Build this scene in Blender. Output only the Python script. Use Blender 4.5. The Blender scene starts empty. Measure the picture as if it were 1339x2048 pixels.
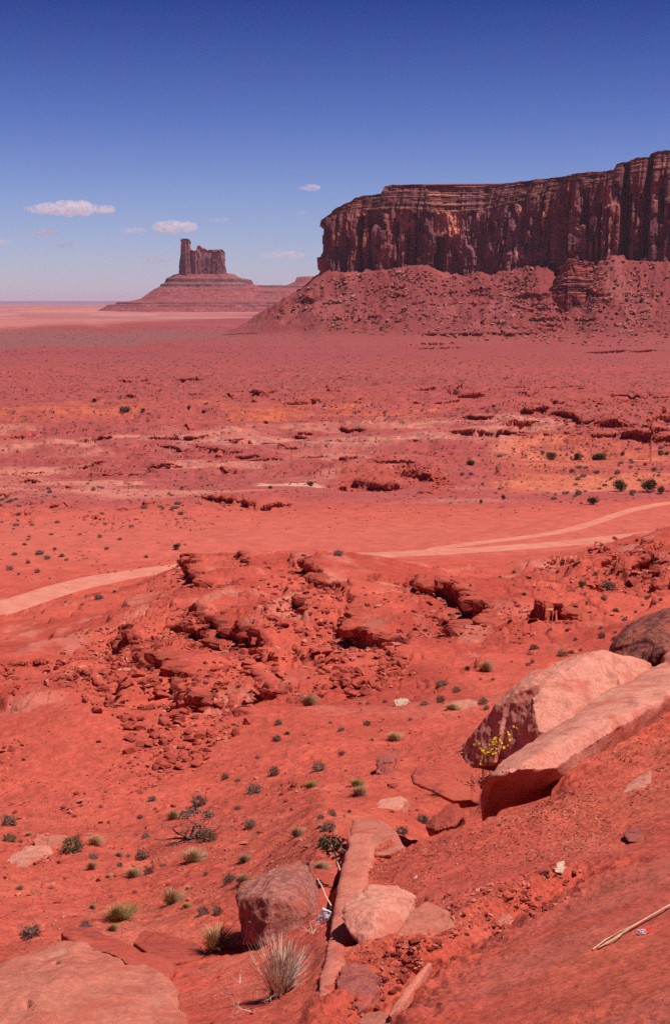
import bpy, bmesh, math, random
import numpy as np
from mathutils import Vector
PI = math.pi
scene = bpy.context.scene
COL = scene.collection
random.seed(7); RNG = np.random.default_rng(11)

# ------------------------------------------------------------------ camera, sky, sun, exposure
F_PX = 2844.0; CX, CY = 669.5, 1024.0
TH = math.atan(416 / F_PX); CT, ST = math.cos(TH), math.sin(TH)
cam = bpy.data.cameras.new('camera'); cam.sensor_fit = 'VERTICAL'; cam.sensor_height = 36; cam.lens = 36 * F_PX / 2048
cam.clip_start = 0.1; cam.clip_end = 200000
cam_o = bpy.data.objects.new('camera', cam); COL.objects.link(cam_o)
cam_o.rotation_euler = (PI / 2 - TH, 0, 0); scene.camera = cam_o

SUN_EL = math.radians(66); SUN_AZ = math.radians(106)          # azimuth from +Y (view direction) towards +X
to_sun = Vector((math.sin(SUN_AZ) * math.cos(SUN_EL), math.cos(SUN_AZ) * math.cos(SUN_EL), math.sin(SUN_EL)))
sl = bpy.data.lights.new('sun', 'SUN'); sl.energy = 4.9; sl.angle = math.radians(0.5); sl.color = (1.0, 0.93, 0.86)
so = bpy.data.objects.new('sun', sl); COL.objects.link(so); so.rotation_euler = to_sun.to_track_quat('Z', 'Y').to_euler()

world = bpy.data.worlds.new('World'); scene.world = world; world.use_nodes = True
wn = world.node_tree.nodes; wl = world.node_tree.links; wn.clear()
w_out = wn.new('ShaderNodeOutputWorld'); w_bg = wn.new('ShaderNodeBackground'); w_sky = wn.new('ShaderNodeTexSky')
w_sky.sky_type = 'NISHITA'; w_sky.sun_disc = False; w_sky.sun_elevation = SUN_EL; w_sky.sun_rotation = SUN_AZ
w_sky.altitude = 1600; w_sky.air_density = 1.0; w_sky.dust_density = 0.6; w_sky.ozone_density = 2.0
w_tc = wn.new('ShaderNodeTexCoord'); w_sep = wn.new('ShaderNodeSeparateXYZ'); w_rmp = wn.new('ShaderNodeValToRGB')
w_mul = wn.new('ShaderNodeMix'); w_mul.data_type = 'RGBA'; w_mul.blend_type = 'MULTIPLY'; w_mul.inputs[0].default_value = 1
wl.new(w_tc.outputs['Generated'], w_sep.inputs[0]); wl.new(w_sep.outputs['Z'], w_rmp.inputs[0])
SKY = [(0.0, (0.48, 0.45, 0.62)), (0.03, (0.45, 0.44, 0.62)), (0.07, (0.37, 0.385, 0.60)), (0.12, (0.22, 0.265, 0.53)), (0.20, (0.055, 0.11, 0.34)), (0.5, (0.035, 0.035, 0.075))]
el = w_rmp.color_ramp.elements
el[0].position, el[0].color = SKY[0][0], (*SKY[0][1], 1)
el[1].position, el[1].color = SKY[-1][0], (*SKY[-1][1], 1)
for p_, c_ in SKY[1:-1]:
    e_ = el.new(p_); e_.color = (*c_, 1)
wl.new(w_sky.outputs[0], w_mul.inputs[6]); wl.new(w_rmp.outputs[0], w_mul.inputs[7])
wl.new(w_mul.outputs[2], w_bg.inputs[0]); w_bg.inputs[1].default_value = 0.15
wl.new(w_bg.outputs[0], w_out.inputs[0])

vs = scene.view_settings
vs.view_transform = 'Standard'; vs.look = 'None'; vs.gamma = 1; vs.use_curve_mapping = False; vs.exposure = 0.12
scene.cycles.diffuse_bounces = 2; scene.cycles.volume_bounces = 8; scene.cycles.max_bounces = 8
scene.cycles.volume_max_steps = 64; scene.cycles.caustics_reflective = False; scene.cycles.caustics_refractive = False
scene.cycles.use_denoising = False

# ------------------------------------------------------------------ pixel <-> world helpers (photo pixels, 1339x2048)
def slope_of(py):
    yc = (CY - np.asarray(py, float)) / F_PX
    return (-ST + yc * CT) / (CT + yc * ST)
def u_of(px, py):
    yc = (CY - np.asarray(py, float)) / F_PX
    return ((np.asarray(px, float) - CX) / F_PX) / (CT + yc * ST)
def P(px, py, Y):
    return Vector((float(u_of(px, py)) * Y, Y, float(slope_of(py)) * Y))
def px_m(Y): return Y / F_PX                                  # metres per photo pixel

# ------------------------------------------------------------------ numpy noise
def _h(ix, iy, iz, seed):
    h = (ix.astype(np.int64) * 374761393 + iy.astype(np.int64) * 668265263 + iz * 2147483647 + seed * 1274126177) & 0xffffffff
    h = ((h ^ (h >> 13)) * 1274126177) & 0xffffffff
    return ((h ^ (h >> 16)) & 0xffffff) / float(0xffffff)
def noise2(x, y, seed=0):
    x = np.asarray(x, float); y = np.asarray(y, float)
    ix = np.floor(x); iy = np.floor(y); fx = x - ix; fy = y - iy
    fx = fx * fx * fx * (fx * (fx * 6 - 15) + 10); fy = fy * fy * fy * (fy * (fy * 6 - 15) + 10)
    a = _h(ix, iy, 0, seed); b = _h(ix + 1, iy, 0, seed); c = _h(ix, iy + 1, 0, seed); d = _h(ix + 1, iy + 1, 0, seed)
    return ((a + (b - a) * fx) * (1 - fy) + (c + (d - c) * fx) * fy) * 2 - 1
def fbm2(x, y, oct=4, seed=0, gain=0.5, ridged=False):
    s = 0; a = 1; t = 0; ca, sa = math.cos(.6), math.sin(.6)
    for i in range(oct):
        n = noise2(x, y, seed + i * 17)
        if ridged: n = 1 - 2 * np.abs(n)
        s = s + a * n; t += a; a *= gain
        x, y = (x * ca - y * sa) * 2.03 + 11.3, (x * sa + y * ca) * 2.03 + 5.7
    return s / t
def noise3(p, seed=0):
    i = np.floor(p); f = p - i; f = f * f * (3 - 2 * f); i = i.astype(np.int64)
    r = 0
    for dx in (0, 1):
        wx = f[:, 0] if dx else 1 - f[:, 0]
        for dy in (0, 1):
            wy = f[:, 1] if dy else 1 - f[:, 1]
            for dz in (0, 1):
                wz = f[:, 2] if dz else 1 - f[:, 2]
                r = r + wx * wy * wz * _h(i[:, 0] + dx, i[:, 1] + dy, i[:, 2] + dz, seed)
    return r * 2 - 1
def fbm3(p, oct=4, seed=0, gain=0.5, ridged=False):
    s = 0; a = 1; t = 0
    for k in range(oct):
        n = noise3(p, seed + 31 * k)
        if ridged: n = 1 - 2 * np.abs(n)
        s = s + a * n; t += a; a *= gain; p = p * 2.07 + 3.1
    return s / t
def sstep(a, b, x):
    t = np.clip((x - a) / (b - a), 0, 1); return t * t * (3 - 2 * t)
def pchip(xk, yk, x):
    """Monotone cubic through columns yk (n, ...) at knots xk, evaluated at x."""
    xk = np.asarray(xk, float); yk = np.asarray(yk, float); x = np.clip(x, xk[0], xk[-1])
    sh = (-1,) + (1,) * (yk.ndim - 1)
    hk = np.diff(xk).reshape(sh); dk = np.diff(yk, axis=0) / hk
    m = np.zeros_like(yk); m[0] = dk[0]; m[-1] = dk[-1]
    if len(xk) > 2:
        w1 = 2 * hk[1:] + hk[:-1]; w2 = hk[1:] + 2 * hk[:-1]; same = dk[:-1] * dk[1:] > 0
        with np.errstate(divide='ignore', invalid='ignore'):
            mm = (w1 + w2) / (w1 / dk[:-1] + w2 / dk[1:])
        m[1:-1] = np.where(same, mm, 0)
    i = np.clip(np.searchsorted(xk, x, side='right') - 1, 0, len(xk) - 2)
    h = (xk[i + 1] - xk[i]).reshape(sh); t = ((x - xk[i])).reshape(sh) / h
    return ((2 * t**3 - 3 * t**2 + 1) * yk[i] + (t**3 - 2 * t**2 + t) * h * m[i] + (-2 * t**3 + 3 * t**2) * yk[i + 1] + (t**3 - t**2) * h * m[i + 1])

# ------------------------------------------------------------------ terrain: control table
NEAR_Y = [1.5, 3, 5, 8, 12, 18, 26, 36, 50, 70, 95, 125, 160, 185, 205, 240]
NEAR = {
    -900: [None, None, None, 2110, 1960, 1830, 1730, 1650, 1570, 1490, 1420, 1350, 1285, 1240, 1205, 1150],
    -300: [None, None, None, 2110, 1960, 1830, 1725, 1640, 1555, 1470, 1400, 1335, 1275, 1235, 1203, 1142],
    0:    [None, None, None, 2110, 1960, 1830, 1720, 1630, 1540, 1450, 1380, 1315, 1265, 1236, 1216, 1140],
    130:  [None, None, None, 2110, 1960, 1828, 1715, 1622, 1530, 1440, 1366, 1302, 1248, 1214, 1196, 1139],
    260:  [None, None, None, 2110, 1960, 1825, 1710, 1615, 1520, 1428, 1350, 1280, 1220, 1187, 1172, 1139],
    390:  [None, None, None, 2110, 1940, 1795, 1690, 1605, 1502, 1402, 1320, 1238, 1165, 1122, 1117, 1138],
    515:  [None, None, None, 2100, 1905, 1750, 1660, 1575, 1484, 1388, 1302, 1222, 1155, 1118, 1112, 1136],
    640:  [None, None, None, 2060, 1836, 1670, 1610, 1552, 1466, 1372, 1288, 1210, 1148, 1116, 1112, 1132],
    760:  [None, None, None, 2060, 1840, 1690, 1610, 1535, 1448, 1362, 1282, 1212, 1152, 1126, 1119, 1118],
    880:  [None, None, None, 2090, 1910, 1750, 1620, 1520, 1425, 1345, 1275, 1215, 1170, 1147, 1133, 1113],
    1000: [None, None, None, 2080, 1890, 1720, 1590, 1500, 1410, 1330, 1265, 1210, 1170, 1149, 1134, 1111],
    1120: [None, None, None, 2070, 1870, 1700, 1560, 1470, 1390, 1315, 1250, 1195, 1150, 1128, 1118, 1103],
    1230: [None, None, None, 2060, 1860, 1680, 1535, 1450, 1370, 1295, 1230, 1170, 1125, 1100, 1090, 1090],
    1339: [None, None, None, 2050, 1850, 1660, 1510, 1420, 1340, 1265, 1200, 1140, 1092, 1066, 1056, 1068],
    1700: [None, None, None, 2040, 1830, 1630, 1470, 1380, 1290, 1210, 1140, 1080, 1030, 1000, 992, 1010],
    2300: [None, None, None, 2040, 1830, 1630, 1470, 1380, 1290, 1210, 1140, 1080, 1030, 1000, 992, 1010],
}
Z0 = {1.5: -2.3, 3: -2.9, 5: -3.7}
PLAIN = [(265, -44.3), (300, -44.8), (400, -45), (550, -45.5), (750, -46), (1000, -47), (1300, -48.5)]
FARP = [(1550, -46.5), (1800, -43), (2300, -38), (3000, -36), (4000, -30.5), (5000, -22), (6500, -15), (9000, -12), (14000, -11), (45000, -12)]
# mesa wall: px -> (Y of the wall, py of the foot of the cliff, py of the top of the talus fan's toe, talus depth in metres)
TALUS = {600: (2012, 580, 668), 560: (2008, 606, 664), 520: (2004, 632, 658), 490: (2000, 652, 656),
         650: (2029, 547, 672), 700: (2016, 545, 680), 760: (2002, 541, 686), 840: (1987, 529, 692), 900: (1988, 551, 695),
         950: (1985, 548, 697), 1000: (1981, 541, 700), 1060: (1966, 526, 704), 1090: (1956, 524, 706), 1112: (1933, 572, 708), 1150: (1924, 566, 710), 1185: (1915, 524, 712),
         1215: (1908, 511, 714), 1260: (1898, 519, 716), 1339: (1882, 520, 718), 1500: (1848, 505, 726), 1800: (1781, 480, 740)}
COLS = sorted(set([k for k in NEAR if k < 485 or k > 1800] + list(TALUS) + [450]))
LN = np.log
YR = [1.5]
while YR[-1] < 45000:                                          # rows about one render pixel apart
    y = YR[-1]; zr = np.interp(y, [1, 8, 14, 50, 120, 300, 3000, 45000], [2.2, 4.2, 6.5, 16.8, 31, 45, 45, 45])
    d = 1.35 * y * y / (zr * 1422)
    if y < 5: d = 0.06
    if y > 1250: d = min(d, 3.4 if y < 2560 else (20 if y < 3500 else 400))
    elif y > 900: d = min(d, 1.7)
    elif y > 330: d = min(d, 1.0)
    if y > 12000: d = 2500
    YR.append(y + d)
YR = np.array(YR)
us = np.concatenate([-np.geomspace(1.6, .27, 60), np.arange(-.268, .2681, .00068), np.geomspace(.27, 1.6, 60)])
nr, nc = len(YR), len(us)

colprof = []
for c in COLS:
    Yk, Sk = [], []
    nk = sorted(NEAR)
    for i, y in enumerate(NEAR_Y):
        if y in Z0: z = Z0[y]
        else:
            py = np.interp(c, nk, [NEAR[k][i] for k in nk]); z = float(slope_of(py)) * y
        Yk.append(y); Sk.append(z / y)
    for y, z in PLAIN: Yk.append(y); Sk.append(z / y)
    if c in TALUS:
        yw, pyb, pyt = TALUS[c]; dep = 350 if c > 640 else 280
        zb = float(slope_of(pyb)) * yw; zt = -44.5
        yt = yw - dep
        if yt > 1330:
            Yk.append(yt - 15); Sk.append(zt / (yt - 15))
        for f, g in ((.22, .05), (.45, .21), (.75, .57), (.97, .97)):
            Yk.append(yt + dep * f); Sk.append((zt + (zb - zt) * g) / (yt + dep * f))
        if c > 640:
            Yk.append(yw + 150); Sk.append(zb / (yw + 150))
            Yk.append(3600); Sk.append(-30 / 3600)
        else:
            Yk.append(yw + 60); Sk.append(zb / (yw + 60)); Yk.append(yw + 330); Sk.append(-39 / (yw + 330))
            Yk.append(3400); Sk.append(-34 / 3400)
        far = [f for f in FARP if f[0] > 3900]
    else: far = FARP
    for y, z in far: Yk.append(y); Sk.append(z / y)
    o = np.argsort(Yk); Yk = np.array(Yk)[o]; Sk = np.array(Sk)[o]
    colprof.append(pchip(LN(Yk), Sk, LN(YR)))
colprof = np.array(colprof)                                    # (cols, rows)
ucol = (np.array(COLS) - CX) / F_PX / CT
S = pchip(ucol, colprof, us).T                                 # (rows, cols)
X = us[None, :] * YR[:, None]; Yg = np.repeat(YR[:, None], nc, 1)
Z = S * Yg

def base_py():                                                 # photo row on which a terrain vertex would show
    s = Z / Yg; yc = (ST + s * CT) / (CT - s * ST); return CY - yc * F_PX
PXg = CX + us[None, :] * F_PX * CT + 0 * Yg
PYg = base_py()

# the mound of the viewpoint itself: a steep sandy bank that rises to the right, ending at a broken edge
MK = [(-.30, 8.2, -4.9), (-.08, 8.2, -4.2), (1.83, 8.0, -3.7), (.2, 15, -5.65), (6.3, 26, -6.8), (1.8, 17, -6.35), (1.4, 6, -3.2), (-.2, 5, -3.5), (3.4, 14, -5.1), (4.2, 20, -6.1), (2.4, 12, -4.8), (12, 26, -5.6), (8, 12, -3.6), (0.3, 12, -5.05)]
A_ = np.array([[1, a, b, a * b, b * b] for a, b, _ in MK]); cf = np.linalg.lstsq(A_, np.array([m[2] for m in MK]), rcond=None)[0]
def mound_z(x, y): return cf[0] + cf[1] * x + cf[2] * y + cf[3] * x * y + cf[4] * y * y
def mound_hit(px, py):                                         # where a photo ray meets the bank
    u = float(u_of(px, py)); s = float(slope_of(py)); ys = np.linspace(3, 45, 3000)
    k = np.argmax(mound_z(u * ys, ys) >= s * ys)
    return ys[k] if k else 16.0
EDGE_PX = [(612, 2048), (632, 1990), (645, 1905), (664, 1810), (688, 1720), (707, 1650), (762, 1646), (806, 1696), (870, 1668), (905, 1652), (960, 1648), (1040, 1610), (1110, 1552), (1150, 1520), (1190, 1468), (1250, 1410), (1339, 1348)]
edge = []
for a, b in EDGE_PX:
    y = mound_hit(a, b); edge.append((float(u_of(a, b)) * y, y))
print('mound edge', [(round(a, 1), round(b, 1)) for a, b in edge])
e0, e1 = edge[0], edge[-1]
poly = [(e0[0] - 1.0, 1.0)] + [(e0[0] - .25, 5.0)] + edge + [(e1[0] * 1.5, e1[1] * 1.35), (60, 60), (60, 1)]
def poly_sd(x, y, pts):
    """signed distance to a closed polygon, positive inside"""
    x = np.asarray(x, float); y = np.asarray(y, float); d = np.full(x.shape, 1e9); ins = np.zeros(x.shape, bool); n = len(pts)
    for i in range(n):
        ax, ay = pts[i]; bx, by = pts[(i + 1) % n]; ex, ey = bx - ax, by - ay
        t = np.clip(((x - ax) * ex + (y - ay) * ey) / (ex * ex + ey * ey + 1e-12), 0, 1)
        d = np.minimum(d, (x - ax - t * ex) ** 2 + (y - ay - t * ey) ** 2)
        c = ((ay > y) != (by > y)) & (x < (bx - ax) * (y - ay) / ((by - ay) if by != ay else 1e-12) + ax); ins ^= c
    return np.where(ins, 1, -1) * np.sqrt(d)
nm = int(np.searchsorted(YR, 60))
xm, ym = X[:nm], Yg[:nm]
sd = poly_sd(xm, ym, poly) + .05 * fbm2(xm * 3, ym * 3, 3, 5)
mw = sstep(-.10, .06, sd)
mz = mound_z(xm, ym)
sand = fbm2(xm * .9, ym * .9, 3, 21) * .05 + fbm2(xm * 6, ym * 6, 3, 22) * .006
# the gully with rubble that runs up the bank from the bottom of the picture
gul = []
for a, b in [(700, 2060), (760, 1990), (830, 1930), (900, 1880), (990, 1830), (1080, 1780), (1160, 1745)]:
    y = mound_hit(a, b); gul.append((float(u_of(a, b)) * y, y))
def line_d(x, y, pts):
    d = np.full(np.shape(x), 1e9)
    for (ax, ay), (bx, by) in zip(pts[:-1], pts[1:]):
        ex, ey = bx - ax, by - ay; t = np.clip(((x - ax) * ex + (y - ay) * ey) / (ex * ex + ey * ey), 0, 1)
        d = np.minimum(d, np.hypot(x - ax - t * ex, y - ay - t * ey))
    return d
gd = line_d(xm, ym, gul)
rough = sstep(.9, .15, gd)
mz = mz + sand - .16 * sstep(.34, .05, gd) + rough * (.07 * fbm2(xm * 4, ym * 4, 4, 33) + .02 * fbm2(xm * 17, ym * 17, 2, 34))
mz = mz + np.maximum(rough, sstep(11, 14.5, ym)) * (.018 * fbm2(xm * 9, ym * 9, 3, 37, ridged=True) + .010 * fbm2(xm * 28, ym * 28, 2, 38))
mz = mz + .10 * sstep(.0, -.9, line_d(xm, ym, edge) - .9) * fbm2(xm * 2.2, ym * 2.2, 4, 35)
for a, b, rx_, ry_, dp in ((708, 1880, .10, .22, .30), (735, 1925, .16, .14, .30), (820, 1905, .10, .10, .2), (855, 1895, .14, .10, .12), (985, 1615, .35, .35, .3), (1050, 1595, .4, .4, .35), (1095, 1568, .25, .3, .25)):
    y = mound_hit(a, b); mz = mz - dp * np.exp(-((xm - float(u_of(a, b)) * y) / rx_) ** 2 - ((ym - y) / ry_) ** 2)
up = sstep(13, 20, ym); mz = mz + up * .06 * fbm2(xm * 5, ym * 5, 4, 36)
# mid ground relief
def relief(x, y):
    r = 0
    a = sstep(14, 60, y) * sstep(240, 190, y)
    r = r + a * (.9 * fbm2(x / 16, y / 16, 4, 40) + .5 * fbm2(x / 7, y / 6, 5, 41, ridged=True) * sstep(40, 80, y))
    r = r + sstep(6, 16, y) * sstep(120, 40, y) * (.16 * fbm2(x / 2.2, y / 2.2, 4, 42) + .04 * fbm2(x * 2.5, y * 2.5, 3, 43, ridged=True) + .015 * fbm2(x * 9, y * 9, 2, 47))
    r = r + sstep(250, 330, y) * (1.1 * fbm2(x / 60, y / 60, 4, 44) + sstep(330, 420, y) * .5 * fbm2(x / 9, y / 9, 3, 45))
    r = r + sstep(230, 255, y) * sstep(340, 280, y) * .12 * fbm2(x / 14, y / 14, 3, 46)
    return r
Z = Z + relief(X, Yg)
Z[:nm] = Z[:nm] * (1 - mw) + mz * mw

def interp_grid(A, x, y):
    """bilinear look-up of a grid array at world x, y"""
    x = np.asarray(x, float); y = np.clip(np.asarray(y, float), YR[0], YR[-1] - 1); u = np.clip(x / y, us[0], us[-1])
    j = np.clip(np.searchsorted(us, u) - 1, 0, nc - 2); i = np.clip(np.searchsorted(YR, y) - 1, 0, nr - 2)
    fu = (u - us[j]) / (us[j + 1] - us[j]); fy = (y - YR[i]) / (YR[i + 1] - YR[i])
    return (A[i, j] * (1 - fu) + A[i, j + 1] * fu) * (1 - fy) + (A[i + 1, j] * (1 - fu) + A[i + 1, j + 1] * fu) * fy
def ground(x, y): return interp_grid(Z, x, y)
ZC = {}
def hit(px, py, ymin=0):
    """first ground point under a photo pixel"""
    u = float(u_of(px, py)); s = float(slope_of(py)); j = int(np.clip(np.searchsorted(us, u) - 1, 0, nc - 2)); f = (u - us[j]) / (us[j + 1] - us[j])
    zc = Z[:, j] * (1 - f) + Z[:, j + 1] * f; g = zc - s * YR; ok = (g >= 0) & (YR > max(ymin, 3))
    k = int(np.argmax(ok))
    if not ok[k]: return None
    k = max(k, 1); g0, g1 = g[k - 1], g[k]; t = 0 if g1 == g0 else np.clip(-g0 / (g1 - g0), 0, 1)
    y = YR[k - 1] + t * (YR[k] - YR[k - 1]); return Vector((u * y, y, s * y))

# ------------------------------------------------------------------ terrain: knolls, road bed, ledges
def knoll(px, py, rx, ry, h, ymin=0):
    p = hit(px, py, ymin)
    d = ((X - p.x) / rx) ** 2 + ((Yg - p.y) / ry) ** 2
    return h * np.exp(-d)
for k in [(110, 1530, 9, 6, 2.0), (400, 1180, 9, 12, 1.0), (640, 1135, 10, 14, 1.0), (240, 1390, 7, 8, 1.3), (700, 1230, 8, 14, 1.6), (930, 1240, 9, 16, 1.8),
          (700, 1340, 6, 5, 1.0), (1300, 1120, 12, 14, 1.8), (1180, 870, 60, 40, 3.0), (1290, 840, 80, 50, 7.0), (1330, 880, 50, 30, 4.0),
          (830, 950, 22, 16, 3.2), (1000, 850, 60, 40, 2.5), (640, 800, 60, 50, 2.5), (930, 775, 90, 60, 3.0), (1240, 1150, 10, 10, 1.0), (925, 1618, .55, .7, -.7), (560, 1000, 22, 12, 1.2)]:
    Z = Z + knoll(*k)
ROAD_Z = -43.9
def flat_pts(pts, z=ROAD_Z): return [(float(u_of(a, b)) * z / float(slope_of(b)), z / float(slope_of(b))) for a, b in pts]
ROAD = flat_pts([(-420, 1330), (-200, 1285), (-60, 1240), (0, 1216), (100, 1183), (200, 1157), (300, 1140), (400, 1130), (500, 1126), (600, 1120), (690, 1113), (800, 1108), (900, 1103), (1000, 1097), (1100, 1090), (1200, 1080), (1260, 1073), (1340, 1063), (1440, 1048), (1600, 1030)])
TRACK = flat_pts([(840, 1103), (900, 1092), (960, 1084), (1040, 1076), (1110, 1067), (1160, 1055), (1200, 1040), (1240, 1026), (1290, 1012), (1339, 1004), (1420, 998), (1600, 985)])
def smooth_line(pts, step):
    t = np.arange(len(pts)); a = np.array(pts); L = np.concatenate([[0], np.cumsum(np.hypot(*np.diff(a, axis=0).T))])
    s = np.arange(0, L[-1], step)
    q = np.stack([np.interp(s, L, a[:, 0]), np.interp(s, L, a[:, 1])], 1)
    k = max(1, int(16 / step)); ker = np.ones(k) / k
    for _ in range(2):
        pad = np.concatenate([np.repeat(q[:1], k, 0), q, np.repeat(q[-1:], k, 0)])
        q = np.stack([np.convolve(pad[:, i], ker, 'same') for i in (0, 1)], 1)[k:-k]
    return q
road_c = smooth_line(ROAD, 2.0); track_c = smooth_line(TRACK, 2.0)
i0, i1 = np.searchsorted(YR, 120), np.searchsorted(YR, 520)
xr, yr_ = X[i0:i1], Yg[i0:i1]
ROADW = [sstep(hw + 9, hw + 1.0, line_d(xr, yr_, [tuple(p) for p in line])) for line, hw in ((road_c[::3], 5.0), (track_c[::3], 3.6))]
def flatten():
    for w in ROADW: Z[i0:i1] = Z[i0:i1] * (1 - w) + ROAD_Z * w
flatten()

LEDGES = []
def dist_line_signed(x, y, pts):
    best = np.full(x.shape, 1e9); sg = np.zeros(x.shape); al = np.zeros(x.shape); acc = 0
    for (ax, ay), (bx, by) in zip(pts[:-1], pts[1:]):
        ex, ey = bx - ax, by - ay; L = math.hypot(ex, ey)
        if L < 1e-6: continue
        t = ((x - ax) * ex + (y - ay) * ey) / (L * L); tc = np.clip(t, 0, 1)
        d = np.hypot(x - ax - tc * ex, y - ay - tc * ey); m = d < best
        best = np.where(m, d, best); sg = np.where(m, np.sign(ex * (y - ay) - ey * (x - ax)), sg); al = np.where(m, acc + tc * L, al); acc += L
    return best, sg, al, acc
def ledge(pts, h, down, R=None, label=None, group=None, strip=True, over=.85, tone=0):
    """a step in the ground: `down` is the photo direction that looks from the ledge towards its low side"""
    global Z
    h = h * (.46 if tone == 0 else .8); w = []
    for a, b in pts:
        q = hit(a, b)
        if q is not None: w.append((q.x, q.y))
    if len(w) < 2: return
    # drop outliers that jumped behind a crest
    R = R or 5 * h
    # finer, wiggly path
    L0 = sum(math.hypot(b[0] - a[0], b[1] - a[1]) for a, b in zip(w[:-1], w[1:]))
    st = max(h * .45, L0 / 160); a = np.array(w); Lc = np.concatenate([[0], np.cumsum(np.hypot(*np.diff(a, axis=0).T))]); s = np.linspace(0, Lc[-1], max(6, int(L0 / st)))
    q = np.stack([np.interp(s, Lc, a[:, 0]), np.interp(s, Lc, a[:, 1])], 1)
    tn = np.gradient(q, axis=0); tn /= np.hypot(*tn.T)[:, None] + 1e-9; nn = np.stack([-tn[:, 1], tn[:, 0]], 1)
    sed = len(LEDGES) + 3
    q = q + nn * (h * (1.5 if tone == 0 else .7) * fbm2(s / (h * (4.5 if tone == 0 else 12)), s * 0 + sed, 4, sed, .6))[:, None]
    mp = w[len(w) // 2]; Ym = mp[1]
    dv = (down[0], down[1] * -1 * Ym / 40 if Ym > 40 else -down[1])
    side = 1 if (tn[len(q) // 2][0] * dv[1] - tn[len(q) // 2][1] * dv[0]) > 0 else -1      # +1: low side lies left of the path
    x0, x1, y0, y1 = q[:, 0].min() - 3 * R, q[:, 0].max() + 3 * R, q[:, 1].min() - 3 * R, q[:, 1].max() + 3 * R
    ia, ib = np.searchsorted(YR, max(y0, 2)), np.searchsorted(YR, y1)
    cols = np.where((us * max(y0, 2) < x1 + abs(x1)) | True)[0]
    ulo, uhi = min(x0 / max(y0, 2), x0 / y1), max(x1 / max(y0, 2), x1 / y1)
    ja, jb = np.searchsorted(us, ulo), np.searchsorted(us, uhi)
    if jb <= ja: return
    xs, ys = X[ia:ib, ja:jb], Yg[ia:ib, ja:jb]
    step = max(1, len(q) // 60)
    qq = [tuple(v) for v in q[::step]] + [tuple(q[-1])]
    d, sg, al, tot = dist_line_signed(xs, ys, qq)
    sgn = d * sg * side                                        # positive on the low side
    end = sstep(0, min(tot * .3, R * 1.2) + 1e-6, al) * sstep(0, min(tot * .3, R * 1.2) + 1e-6, tot - al)
    bw = max(.12 * h, .04)
    low = sstep(-bw, bw, sgn)
    fall = np.where(sgn > 0, np.exp(-(d / R) ** 2), np.exp(-(d / (R * 2.3)) ** 2))
    Z[ia:ib, ja:jb] += h * end * fall * (.35 * (1 - low) - .65 * low)
    LEDGES.append(dict(q=q, n=nn * side, h=h, over=over, label=label, group=group, strip=strip, s=s, tone=tone, Y=Ym))

# --- near and mid ledges of the broken hill (photo polylines)
GH = 'broken rock ledges on the red hill'
DL = (-1, .6)
ledge([(392, 1112), (386, 1132), (398, 1158), (432, 1180)], 2.6, (-1, .4), label='dark broken ledge at the hilltop where the road disappears, topmost left', group=GH)
ledge([(630, 1115), (628, 1150), (655, 1165), (690, 1178), (716, 1186)], 2.8, (-1, .7), label='jagged dark ledge stepping down from the hill crest beside the lone crest shrub', group=GH)
ledge([(700, 1188), (714, 1205), (702, 1232), (712, 1262), (760, 1282), (812, 1302)], 2.4, (-1, .8), label='ragged ledge that ends in a dark point above the tumbled boulder heap', group=GH)
ledge([(814, 1168), (860, 1182), (905, 1198), (955, 1214), (972, 1232), (975, 1268)], 2.2, (-.6, 1), label='long cracked ledge along the smooth red spur, with a dark shadow line', group=GH)
ledge([(1060, 1226), (1086, 1246), (1120, 1242), (1152, 1244), (1180, 1250)], 1.9, (-.2, 1), label='black shadowed hollow ledge above the pale boulder peak', group=GH)
ledge([(368, 1222), (400, 1240), (432, 1262), (470, 1268), (500, 1284), (524, 1302)], 1.9, (-1, .8), label='broken ledge halfway down the hill with black gaps under its blocks', group=GH)
ledge([(248, 1268), (280, 1298), (310, 1326), (350, 1358), (390, 1368), (420, 1376)], 1.8, (-1, .8), label='longest dark ledge running down into the middle of the rubble field', group=GH)
ledge([(166, 1340), (184, 1354), (212, 1366), (216, 1392)], 1.0, (-1, .9), label='small pale topped ledge on the left knoll of the rubble field', group=GH)
ledge([(470, 1402), (478, 1420), (505, 1432)], .9, (-.8, 1), label='dark square ledge stub at the foot of the hill above the sandy flat', group=GH)
ledge([(520, 1300), (516, 1340), (522, 1388)], 1.1, (-1, .2), label='short upright ledge dropping down the right end of the rubble', group=GH)
ledge([(1046, 1150), (1080, 1140), (1120, 1132), (1165, 1118), (1200, 1104)], 1.4, (-.2, 1), label='row of dark ledge blocks slanting up the right hillside', group=GH)
ledge([(1290, 1142), (1320, 1150), (1352, 1154)], 1.6, (-.2, 1), label='dark ledge at the frame edge on the right hillside', group=GH)
ledge([(476, 1112), (500, 1122), (520, 1130)], 1.2, (-.3, 1), label='little dark ledge in the hollow of the crest', group=GH)
ledge([(460, 1156), (480, 1168)], 1.0, (-.6, 1), label=None, strip=False)
ledge([(0, 1338), (60, 1332), (120, 1328), (190, 1322), (240, 1300), (300, 1282)], 1.1, (-.2, 1), label='low crumbling ledge along the left slope under the road', group=GH)
ledge([(800, 1352), (850, 1348)], 1.0, (-.3, 1), label='tiny dark ledge on the sand right of the boulder heap', group=GH)
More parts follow.
